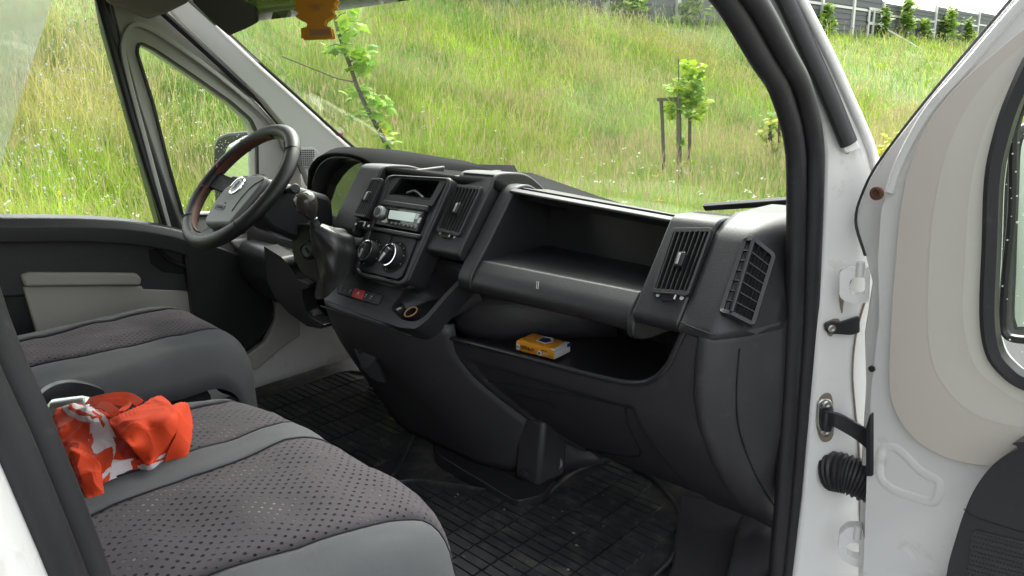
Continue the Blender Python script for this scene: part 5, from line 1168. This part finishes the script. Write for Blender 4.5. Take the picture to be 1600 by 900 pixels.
# ================================================================== SEATS
def cushion(name, x0, x1, yb, yf, z0, bounds, parent, crown=.03, fr=.06, drop=.16, zb=0.0, dome=.0, mats=None, gap=None, corner=.05):
    # surface S(u, v): u across, v from the back edge over the nose and down the front
    def S(u, v):
        x = x0+(x1-x0)*u; e = abs(2*u-1)
        yfr = yf-corner*max(0, (e-.55)/.45)**2.2
        L = (yfr-yb); tot = L+drop+fr*.6; s = v*tot
        side = -.075*max(0, (e-.80)/.20)**2.2
        lobe = crown*(1-e**2.4)+dome*math.cos(math.pi*2*(u-.5)*2)
        if s < L-fr: y = yb+s; z = z0+zb*(1-s/L)+lobe*min(1, .6+s)
        else:
            r = fr; a = min((s-(L-fr))/(r*1.3), math.pi/2*1.0)
            if s-(L-fr) <= r*1.3*math.pi/2:
                y = yfr-r+r*math.sin(a)*1.0; z = z0+lobe*math.cos(a)*1.0-r*(1-math.cos(a))
            else:
                y = yfr+.004; z = z0-r-(s-(L-fr)-r*1.3*math.pi/2)
            y = min(y, yfr+.006)
        wr = .0065*noise.noise(Vector((x*9, y*13, 3)))+.0028*noise.noise(Vector((x*30, y*20, 7)))+.0015*(1-abs(noise.noise(Vector((x*18+y*9, y*30, 1)))))**3
        return Vector((x, y+wr*.3, z+side+wr))
    nu, nv = 12, 46; made = []
    for k in range(len(bounds)-1):
        bm = NB(); uvl = bm.loops.layers.uv.new('UVMap'); V = []
        for i in range(nu+1):
            row = []
            for j in range(nv+1):
                v = j/nv; ua = bounds[k](v); ub = bounds[k+1](v); u = ua+(ub-ua)*i/nu; p = S(u, v)
                if k > 0 and i == 0 or k < len(bounds)-2 and i == nu: p += Vector((0, 0, -.0025))
                row.append((bm.verts.new(p), (x0+(x1-x0)*u, v*(yf-yb+drop))))
            V.append(row)
        for i in range(nu):
            for j in range(nv):
                q = (V[i][j], V[i+1][j], V[i+1][j+1], V[i][j+1]); f = bm.faces.new([a[0] for a in q])
                for l, a in zip(f.loops, q): l[uvl].uv = a[1]
        o = obj(name(k), bm, mats(k), parent, smooth=60); made.append(o); face_cam(o.data)
        s = o.modifiers.new('s', 'SOLIDIFY'); s.thickness = .006; s.offset = -1
    for k in range(1, len(bounds)-1):                # sewn seams between the panels
        path = []
        for j in range(0, nv+1): v = j/nv; path.append(S(bounds[k](v), v)+Vector((0, 0, -.0012)))
        bm = NB(); add_tube(bm, path, .0014, 6, (1, 0, .01)); obj('seam', bm, M['seatdark'], parent)
    return S
def cst(u, amp=0.0, ph=0.0): return lambda v: u+amp*math.sin(math.pi*min(1, v*1.15)+ph)
PN = lambda ks: (lambda k: 'perforated_panel' if k in ks else 'plain_panel')
PM = lambda ks: (lambda k: M['perf'] if k in ks else M['plain'])
bm = NB(); add_box(bm, (.345, -.86, .17), (.64, .66, .30)); BN = obj('passenger_bench', bm, M['seatdark'], VAN, .04)
def bw(u0, u1, p=1.0): return lambda v: u0+(u1-u0)*min(1, v*1.15)**p
cushion(PN((1, 3)), -.01, .735, -1.19, -.478, .375,
        [cst(0), bw(.17, .12), bw(.43, .375), bw(.53, .475), bw(.70, .93), cst(1)], BN, crown=.028, fr=.085, drop=.2, zb=.03, mats=PM((1, 3)), corner=.12)
bm = NB(); add_box(bm, (-.45, -.80, .16), (.44, .72, .28)); DS = obj('driver_seat', bm, M['seatdark'], VAN, .04)
cushion(PN((1,)), -.715, -.205, -1.10, -.325, .375, [cst(0), bw(.22, .25), bw(.62, .78), cst(1)], DS, crown=.03, fr=.075, drop=.16, zb=.0, mats=PM((1,)), corner=.07)
# side bolster piping of the driver seat, backrests (mostly out of frame)
for (x0, x1, par) in ((-.71, -.21, DS), (0.0, .36, BN), (.38, .73, BN)):
    P = [[Vector((x0+(x1-x0)*i/10, -1.13-.14*t+.035*(abs(2*i/10-1)**2.5), .40+.72*t)) for t in [j/8 for j in range(9)]] for i in range(11)]
    sheet('backrest', P, M['plain'], par, .08, smooth=60, bev=.02)
slab('seat_flap', PX(-.085), [(56, 632), (70, 612), (90, 601), (114, 597), (142, 601), (164, 612), (150, 622), (100, 632)], .02, M['satin'], VAN, .004, sm=True)
prismx('seat_buckle', [(-.87, .36), (-.80, .37), (-.79, .39), (-.80, .411), (-.87, .413)], .325, .36, M['satin'], BN, .012)

# ================================================================== RUBBER MATS
def rubber_mat(outline, z, name, label, rows, ext, group):
    o = root(name, Vector((ext[0], ext[2], z)), label, 'floor mat', group)
    bm = NB(); pts = [Vector((x, y, z)) for x, y in outline]; add_slab(bm, rc(pts, .05, 6), (0, 0, 1), .006); obj('base', bm, M['mat'], o, .002)
    bm = NB(); add_sweep(bm, rc([p-Vector((0, 0, .0)) for p in pts], .05, 6), [(-.004, -.002), (.004, -.002), (.003, .008), (-.003, .008)], (0, 0, 1), closed=True); obj('raised_edge', bm, M['mat'], o, .002)
    x0, x1, y0, y1 = ext; bars = []; c = pts
    def inside(x, y):
        r = False; j = len(outline)-1
        for i in range(len(outline)):
            a, b = outline[i], outline[j]
            if (a[1] > y) != (b[1] > y) and x < (b[0]-a[0])*(y-a[1])/(b[1]-a[1])+a[0]: r = not r
            j = i
        return r
    ny_ = int((y1-y0)/.0235); first = None; many = NB()
    for r in range(rows):
        xa = x0+(x1-x0)*r/rows; wv = (x1-x0)/rows
        for k in range(ny_):
            y = y0+(k+.5)*.0235; xm = xa+wv/2
            if not (inside(xm-wv*.42, y-.015) and inside(xm+wv*.42, y+.015) and inside(xm+wv*.42, y-.015) and inside(xm-wv*.42, y+.015)): continue
            bars.append((xm, y, wv*.93))
    bars.sort(key=lambda b: (Vector((b[0], b[1], 0))-CAM).length)
    for i, (x, y, L) in enumerate(bars):
        if i < 290:
            if first is None:
                bm = NB(); add_box(bm, (0, 0, 0), (1, .0192, .006)); first = obj('rib', bm, M['mat'], o, smooth=0); s = first
            else: s = again(first, 'rib', o, Matrix.Identity(4)); s.matrix_parent_inverse = first.matrix_parent_inverse
            s.matrix_basis = Matrix.Translation((x, y, z+.0025+random.uniform(-.0008, .0008))) @ Matrix.Rotation(R_(random.uniform(-7, 7)), 4, 'X') @ Matrix.Diagonal((L, 1, 1, 1))
        else: add_box(many, (x, y, z+.0025), (L, .0192, .006))
    if len(bars) > 290: m_ = obj('ribs_beyond', many, M['mat'], o, smooth=0); m_['kind'] = 'stuff'
    else: many.free()
    return o
rubber_mat([(.02, -.50), (.66, -.50), (.685, -.2), (.675, .06), (.60, .20), (.46, .285), (.33, .285), (.31, .15), (.34, .02), (.20, -.03), (.02, -.12)], .012, 'rubber_floor_mat', 'ribbed black rubber mat in the passenger footwell', 10, (.0, .70, -.50, .29), 'rubber floor mats')
rubber_mat([(-.70, -.42), (-.02, -.42), (.0, -.14), (-.16, .06), (-.30, .22), (-.55, .24), (-.70, .20)], .012, 'rubber_floor_mat', 'ribbed black rubber mat under the pedals, on the driver side', 7, (-.70, .02, -.42, .24), 'rubber floor mats')

# crumbs and grit trodden into the mats
bm = NB()
for k in range(150):
    x = random.uniform(.05, .64) if k < 95 else random.uniform(-.65, -.05); y = random.uniform(-.45, .18); r = random.choice((.0008, .0012, .0018, .0026))
    bmesh.ops.create_icosphere(bm, subdivisions=1, radius=r, matrix=Matrix.Translation((x, y, .0175+r*.3)) @ Matrix.Diagonal((random.uniform(.6, 2.2), random.uniform(.6, 1.4), .5, 1)))
o = obj('grit', bm, M['grime'], smooth=0); o['kind'] = 'stuff'
# ================================================================== LOOSE THINGS
# tissue pack on the shelf
tpz = .3935; tp = [PZ(tpz).at(*q) for q in ((808, 546), (865, 561), (892, 558))]
tp = [PZ(tpz).at(807, 547), PZ(tpz).at(866, 562)]; e1 = (tp[1]-tp[0]); e2 = Vector((-e1.y, e1.x, 0)).normalized()*.056; th = .0245
T0 = root('tissue_pack', (tp[0]+tp[1]+e2)/2, 'opened orange pack of paper tissues on the dashboard shelf', 'tissues')
a, b = tp; pr = [a, b, b+e2, a+e2]
def pk(u, v, w): return a+e1*u+e2*v+Vector((0, 0, w*th))
bm = NB(); n1, n2 = 16, 8; rows = []
sec = [(0, .02), (-.015, .25), (-.02, .5), (-.01, .8), (.03, .97), (.15, 1.02), (.35, 1.0), (.6, 1.02), (.85, 1.0), (.97, .95), (1.01, .7), (1.01, .3), (.98, .03), (.5, .0)]
for i in range(n1+1):
    u = i/n1; k = 1-.10*max(0, (u-.86)/.14) if u > .86 else (1-.16*max(0, (.06-u)/.06))
    rows.append([pk(u, v, w*k*(1-.10*u)+.05*noise.noise(Vector((u*7, v*5, w*4)))) for v, w in sec])
V = [[bm.verts.new(p) for p in r] for r in rows]
for A, B in zip(V, V[1:]):
    for j in range(len(sec)): bm.faces.new((A[j], A[(j+1) % len(sec)], B[(j+1) % len(sec)], B[j]))
bm.faces.new(V[0]); obj('wrapper', bm, M['tissue'], T0, smooth=50)
bm = NB()
for k in range(9):
    z0 = .05+.092*k; add_slab(bm, [pk(1.0+.012*random.random(), v, z0+.078) for v in (.02, .98)]+[pk(1.0+.012*random.random(), v, z0) for v in (.98, .02)], e1.normalized(), .012)
obj('tissues', bm, M['paper'], T0, smooth=0)
n_ = Vector((e1.y, -e1.x, 0)).normalized(); er = e1.normalized(); ez = Vector((0, 0, 1))
def mark(pts, m, name): 
    bm = NB(); add_slab(bm, pts, n_, .0008); obj(name, bm, m, T0, smooth=0)
def fp_(u, w, o=.0022): return a+e1*u+ez*(w*th)+n_*o
mark([fp_(u, w) for u, w in ((.015, .12), (.11, .12), (.11, .62), (.015, .62))], M['print'], 'label_patch')
text('patch_letters', 'PL', .006, fp_(.062, .37, .0026), er, ez, M['blue'], T0, .0003)
for k in range(3): mark([fp_(.14, .32+.11*k), fp_(.30, .32+.11*k), fp_(.30, .37+.11*k), fp_(.14, .37+.11*k)], M['darkprint'], 'print_line')
text('print_number', '4x9', .011, fp_(.40, .42, .0026), er, ez, M['darkprint'], T0, .0003)
mark([fp_(u, w) for u, w in ((.57, .10), (.69, .10), (.68, .42), (.63, .58), (.58, .42))], M['print'], 'pack_symbol')
mark([fp_(u, w, .0027) for u, w in ((.61, .2), (.65, .2), (.65, .38), (.61, .38))], M['blue'], 'pack_symbol_core')
text('pack_word', 'chusteczki', .0035, fp_(.76, .62, .0026), er, ez, M['darkprint'], T0, .0003)
text('pack_word', 'SOFT', .007, fp_(.80, .30, .0026), er, ez, M['print'], T0, .0003)
for L, m in (([(.42, .25), (.70, .18), (.78, .5), (.62, .85), (.40, .8)], M['print']), ([(.46, .3), (.68, .26), (.72, .5), (.6, .7), (.44, .66)], M['blue'])):
    bm = NB(); add_slab(bm, [pk(u, v, 1.05 if m is M['print'] else 1.08) for u, v in L], (0, 0, 1), .0006); obj('top_emblem', bm, m, T0, smooth=0)
bm = NB(); add_slab(bm, [b+e2*v+ez*th*w+e1.normalized()*.003 for v, w in ((.75, .6), (1.0, .55), (1.0, .85), (.78, .86))], e1.normalized(), .001); obj('seal_flap', bm, M['blue'], T0, smooth=0)

# air freshener hanging in the windscreen
fz = Plane((0, -.228, 1.05), (FH.x*.9, FH.y*.9, -.1))
AFs = fz.at(492, 30)
AF = root('air_freshener', AFs, 'two amber cardboard air fresheners hanging together on a string before the windscreen', 'air freshener')
O1 = [(455, -70), (470, -72), (520, -60), (527, -40), (520, -22), (528, -14), (520, -6), (527, 0), (522, 6), (524, 12), (516, 15), (523, 22), (514, 28), (509, 31), (507, 37), (510, 41), (517, 42), (520, 58), (470, 60), (470, 44), (478, 42), (480, 38), (476, 33), (468, 30), (461, 26), (466, 20), (459, 16), (463, 8), (459, 2), (464, -8), (456, -16), (462, -28), (452, -44)]
slab('card', fz, O1, .0025, M['amber'], AF, .0008)
O2 = [(x+4.5, y+3) for x, y in O1]
slab('card', Plane(fz.p-fz.n*.006, fz.n), O2, .0025, M['amberlight'], AF, .0008)
slab('print_box', fz, [(484, 46), (515, 45), (516, 54), (484, 56)], .0005, M['amberbrown'], AF, 0, off=.0006)
for k, (s, y) in enumerate((('NUEVO', 9), ('CAR', 14))): text('print_word', s, .009, fz.at(494, y, .0005), RT*1+UP*.10, UP, M['amberbrown'], AF, .0002)
tube('string', [fz.at(488, -66), Vector((-.02, -.20, 1.32))], .0012, M['print'], AF, 5)
# rear mirror the string hangs from (above the frame)
bm = NB(); add_box(bm, Vector((-.02, -.19, 1.25)), (.24, .03, .07)); rm = obj('rear_mirror', bm, M['satin'], VAN, .015, 3)
tube('mirror_stem', [Vector((-.02, -.17, 1.26)), Vector((-.02, -.14, 1.31)), Vector((-.02, -.15, 1.34))], .012, M['satin'], rm, 8)

# crumpled red carrier bag on the bench
SZ = .408
BG = root('carrier_bag', PZ(SZ).at(210, 720), 'crumpled red and white cloth carrier bag lying on the passenger bench', 'bag')
M['bagred'] = mat('bag_red_cloth', (.60, .055, .016), .72, bump=.6, bscale=900, var=.08, vscale=25, dist=.0008, spec=.2)
M['bagwhite'] = mat('bag_white_print', (.64, .58, .60), .75, bump=.6, bscale=900, dist=.0008, var=.06, vscale=30)
M['bagdark'] = mat('bag_dark_red_cloth', (.34, .02, .014), .8, bump=.4, bscale=900, dist=.0008)
def Z2(x, y, h):                                   # point h above the seat on the sight line of the enlarged detail (scale 3.461)
    return PZ(SZ+float(h)).at(60+float(x)/3.461, 560+float(y)/3.461)
CTRL = [(380, 330, .10), (430, 300, .108), (530, 255, .102), (620, 235, .09), (700, 230, .085), (800, 250, .062), (832, 370, .042), (800, 520, .012), (690, 572, .0), (740, 400, .07), (700, 470, .048), (590, 570, .03), (500, 470, .075), (600, 380, .085), (470, 380, .092),
        (130, 255, .07), (185, 235, .09), (290, 270, .10), (415, 420, .075), (400, 520, .052), (310, 520, .055), (265, 420, .07), (300, 350, .092), (220, 340, .078), (150, 300, .066), (545, 545, .026), (560, 630, .0), (385, 725, .0), (405, 600, .03), (350, 655, .022), (440, 620, .015),
        (70, 280, .05), (110, 380, .058), (150, 440, .065), (180, 500, .06), (240, 560, .045), (300, 600, .035), (280, 690, .018), (355, 780, .0), (280, 815, .0), (200, 620, .03), (160, 560, .04), (230, 740, .0), (120, 470, .05),
        (240, 205, .0), (420, 180, .02), (650, 185, .04), (60, 230, .0), (20, 330, .0), (840, 250, .0)]
HK = .62
A_ = np.array([c[:2] for c in CTRL], float)/400; HV = np.array([c[2] for c in CTRL])*HK
def tps(r): return np.where(r > 1e-9, r*r*np.log(np.maximum(r, 1e-9)), 0)
def dmat(a, b): return np.sqrt(((a[:, None]-b[None])**2).sum(-1))
n_ = len(A_); K = tps(dmat(A_, A_))+np.eye(n_)*2e-3; Pm = np.c_[np.ones(n_), A_]
Wt = np.linalg.solve(np.block([[K, Pm], [Pm.T, np.zeros((3, 3))]]), np.r_[HV, np.zeros(3)])
def hgt(Q): Q = Q/400; return tps(dmat(Q, A_)) @ Wt[:n_]+np.c_[np.ones(len(Q)), Q] @ Wt[n_:]
def inpoly(x, y, L):
    r = False; j = len(L)-1
    for i in range(len(L)):
        a, b = L[i], L[j]
        if (a[1] > y) != (b[1] > y) and x < (b[0]-a[0])*(y-a[1])/(b[1]-a[1])+a[0]: r = not r
        j = i
    return r
def layer(outline, lift, seed, zones, amp=.006, edge=40, res=3.4, ridge=26, curl=True):
    """one sheet of cloth lying over the heap; zones: (polygon, part name, material) printed on it"""
    L = [(p.x, p.y) for p in cr([Vector((a, b, 0)) for a, b, *_ in outline], 5, True)]
    xs_ = [q[0] for q in L]; ys_ = [q[1] for q in L]; x0, x1, y0, y1 = min(xs_), max(xs_), min(ys_), max(ys_)
    nx_, ny_ = int((x1-x0)/res)+2, int((y1-y0)/res)+2
    gx, gy_ = np.meshgrid(x0+res*np.arange(nx_), y0+res*np.arange(ny_), indexing='ij'); Q = np.stack([gx.ravel(), gy_.ravel()], 1); H = hgt(Q)
    La = np.array(L); dd_ = dmat(Q, La); dist = dd_.min(1); near = dd_.argmin(1); V = []
    keep = np.array([inpoly(x, y, L) for x, y in Q]); snap = (~keep) & (dist < res*1.05); Q[snap] = La[near[snap]]; H = hgt(Q); keep |= snap; dist[snap] = 0
    out = (UP*.75-FH*.65).normalized()
    for (x, y), h, d in zip(Q, H, dist):
        p = Z2(x, y, max(.001, h)+lift); q = p*ridge+Vector((seed, 0, 0)); r1 = 1-abs(noise.noise(q*.55)); r2 = 1-abs(noise.noise(q*1.25+Vector((5, 2, 1))))
        w_ = amp*(1.7*(r1**3-.45)+.7*(r2**3-.4)+.8*noise.noise(q*.35)); e_ = min(1, d/edge)
        w_ = w_*(.35+.65*e_)-(1-e_)**2*.010*(1 if curl else 0); p = p+out*w_
        if p.z < SZ-.002: p.z = SZ-.002
        V.append(p)
    groups = {}
    for i in range(nx_-1):
        for j in range(ny_-1):
            f = (i*ny_+j, (i+1)*ny_+j, (i+1)*ny_+j+1, i*ny_+j+1)
            if not all(keep[k] for k in f): continue
            u, v = (Q[f[0]]+Q[f[2]])*.5; key = (-1, 'red_cloth', M['bagred'])
            for zi, (L_, nm, m) in enumerate(zones):
                if inpoly(u, v, L_): key = (zi, nm, m)
            groups.setdefault(key[0], (key[1], key[2], []))[2].append(f)
    for nm, m, F in groups.values():
        bm = NB(); vm = {}
        for f in F:
            for k in f:
                if k not in vm: vm[k] = bm.verts.new(V[k])
            try: bm.faces.new([vm[k] for k in f])
            except ValueError: pass
        bmesh.ops.remove_doubles(bm, verts=bm.verts, dist=1e-5)
        o = obj(nm, bm, m, BG, smooth=180); face_cam(o.data)
        s = o.modifiers.new('s', 'SOLIDIFY'); s.thickness = .0018; s.offset = -1
WH, RD_, DK_ = M['bagwhite'], M['bagred'], M['bagdark']
white = [(120, 262), (150, 238), (190, 232), (260, 250), (310, 268), (350, 300), (385, 345), (415, 420), (412, 500), (400, 545), (470, 560), (560, 545), (640, 535), (700, 520), (705, 548), (620, 600), (520, 650), (440, 690), (385, 725), (362, 700), (345, 640), (320, 520), (285, 500), (262, 430), (290, 360), (230, 345), (160, 310)]
inner = [(312, 512), (395, 470), (405, 560), (395, 650), (360, 712), (350, 640)]
strip = [(345, 640), (403, 592), (403, 622), (350, 662)]
wave = [(165, 232), (190, 240), (186, 268), (240, 300), (300, 318), (300, 330), (230, 320), (172, 285)]
kk1 = [(300, 288), (352, 322), (346, 336), (294, 302)]; kk2 = [(322, 318), (336, 326), (300, 342), (290, 332)]; kk3 = [(330, 330), (344, 326), (366, 366), (352, 378)]
swirl = [(510, 575), (545, 545), (590, 560), (640, 552), (690, 540), (640, 590), (560, 628), (515, 610)]; swhite = [(540, 585), (600, 582), (692, 545), (690, 566), (600, 606), (545, 608)]
scal = [(262, 405), (285, 400), (290, 440), (280, 470), (290, 500), (268, 470)]
layer([(70, 270, .05), (130, 245, .07), (190, 225, .085), (300, 255, .1), (420, 290, .1), (540, 245, .1), (640, 205, .08), (720, 240, .08), (800, 255, .05), (820, 380, .04), (790, 530, .01), (690, 578, .0), (560, 635, .0), (470, 690, .0), (380, 728, .0), (330, 690, .01), (250, 640, .02), (150, 560, .03), (90, 430, .04)],
      0, 3.1, [(white, 'white_print', WH), (inner, 'red_print', RD_), (strip, 'white_print', WH), (wave, 'red_print', RD_), (scal, 'red_print', RD_), (kk1, 'print_letter', RD_), (kk2, 'print_letter', RD_), (kk3, 'print_letter', RD_), (swirl, 'red_print', RD_), (swhite, 'white_print', WH), ([(400, 420), (480, 440), (560, 540), (470, 560), (430, 500)], 'dark_print', DK_)], amp=.007)
layer([(378, 335, .1), (430, 300, .108), (530, 258, .102), (600, 225, .092), (662, 200, .082), (730, 258, .085), (760, 330, .078), (745, 400, .07), (715, 450, .055), (660, 520, .038), (592, 578, .026), (540, 530, .045), (480, 460, .078), (420, 390, .092)], .010, 8.3, [], amp=.006, edge=30, ridge=20, curl=False)
layer([(730, 262, .08), (805, 238, .065), (838, 360, .042), (822, 470, .025), (795, 530, .01), (690, 574, .002), (690, 520, .03), (720, 455, .055), (745, 390, .068)], .004, 5.7, [([(796, 236), (812, 236), (842, 360), (826, 380)], 'hem', RD_)], amp=.005, edge=30, ridge=24, curl=False)
layer([(165, 490, .066), (235, 500, .068), (315, 545, .055), (345, 600, .04), (352, 690, .018), (356, 775, .0), (300, 790, .0), (250, 740, .0), (200, 620, .03)], .008, 12.2, [([(215, 640), (245, 655), (240, 690), (225, 680)], 'dark_print', DK_)], amp=.005, edge=30, ridge=24, curl=False)
def strap(name, L, wdt):
    path = cr([Z2(q[0], q[1], q[2]*HK+.004) for q in L], 6); bm = NB(); add_sweep(bm, path, [(-wdt, -.0012), (wdt, -.0012), (wdt, .0012), (-wdt, .0012)], (.2, -.5, .9)); obj(name, bm, M['bagred'], BG, .0005)
strap('handle', [(265, 232, .09), (330, 216, .106), (420, 203, .112), (490, 208, .112), (548, 243, .112)], .0065)
strap('handle', [(310, 252, .10), (360, 258, .112), (405, 285, .116), (425, 302, .112)], .0065)
strap('handle', [(300, 240, .104), (420, 235, .116), (480, 250, .114), (440, 290, .112)], .0065)
# shiny dented foil tray / can end beside the bag
CN = root('metal_can', PZ(SZ-.02).at(118, 640), 'shiny silver can lying behind the red bag on the bench', 'can')
cc = PZ(SZ+.022).at(112, 632); ca = (RT*.9+FH*.3).normalized()
lathe('can_body', cc-ca*.035+Vector((0, 0, -.012)), ca, [(.0, 0), (.018, 0), (.024, .006), (.0245, .012), (.0245, .050), (.021, .060), (.0185, .064), (.0185, .066), (.017, .0665), (.016, .063), (0, .062)], mat('brushed_silver', (.62, .66, .66), .3, metal=1, bump=.15, bscale=60, var=.1), CN, 18, smooth=30)
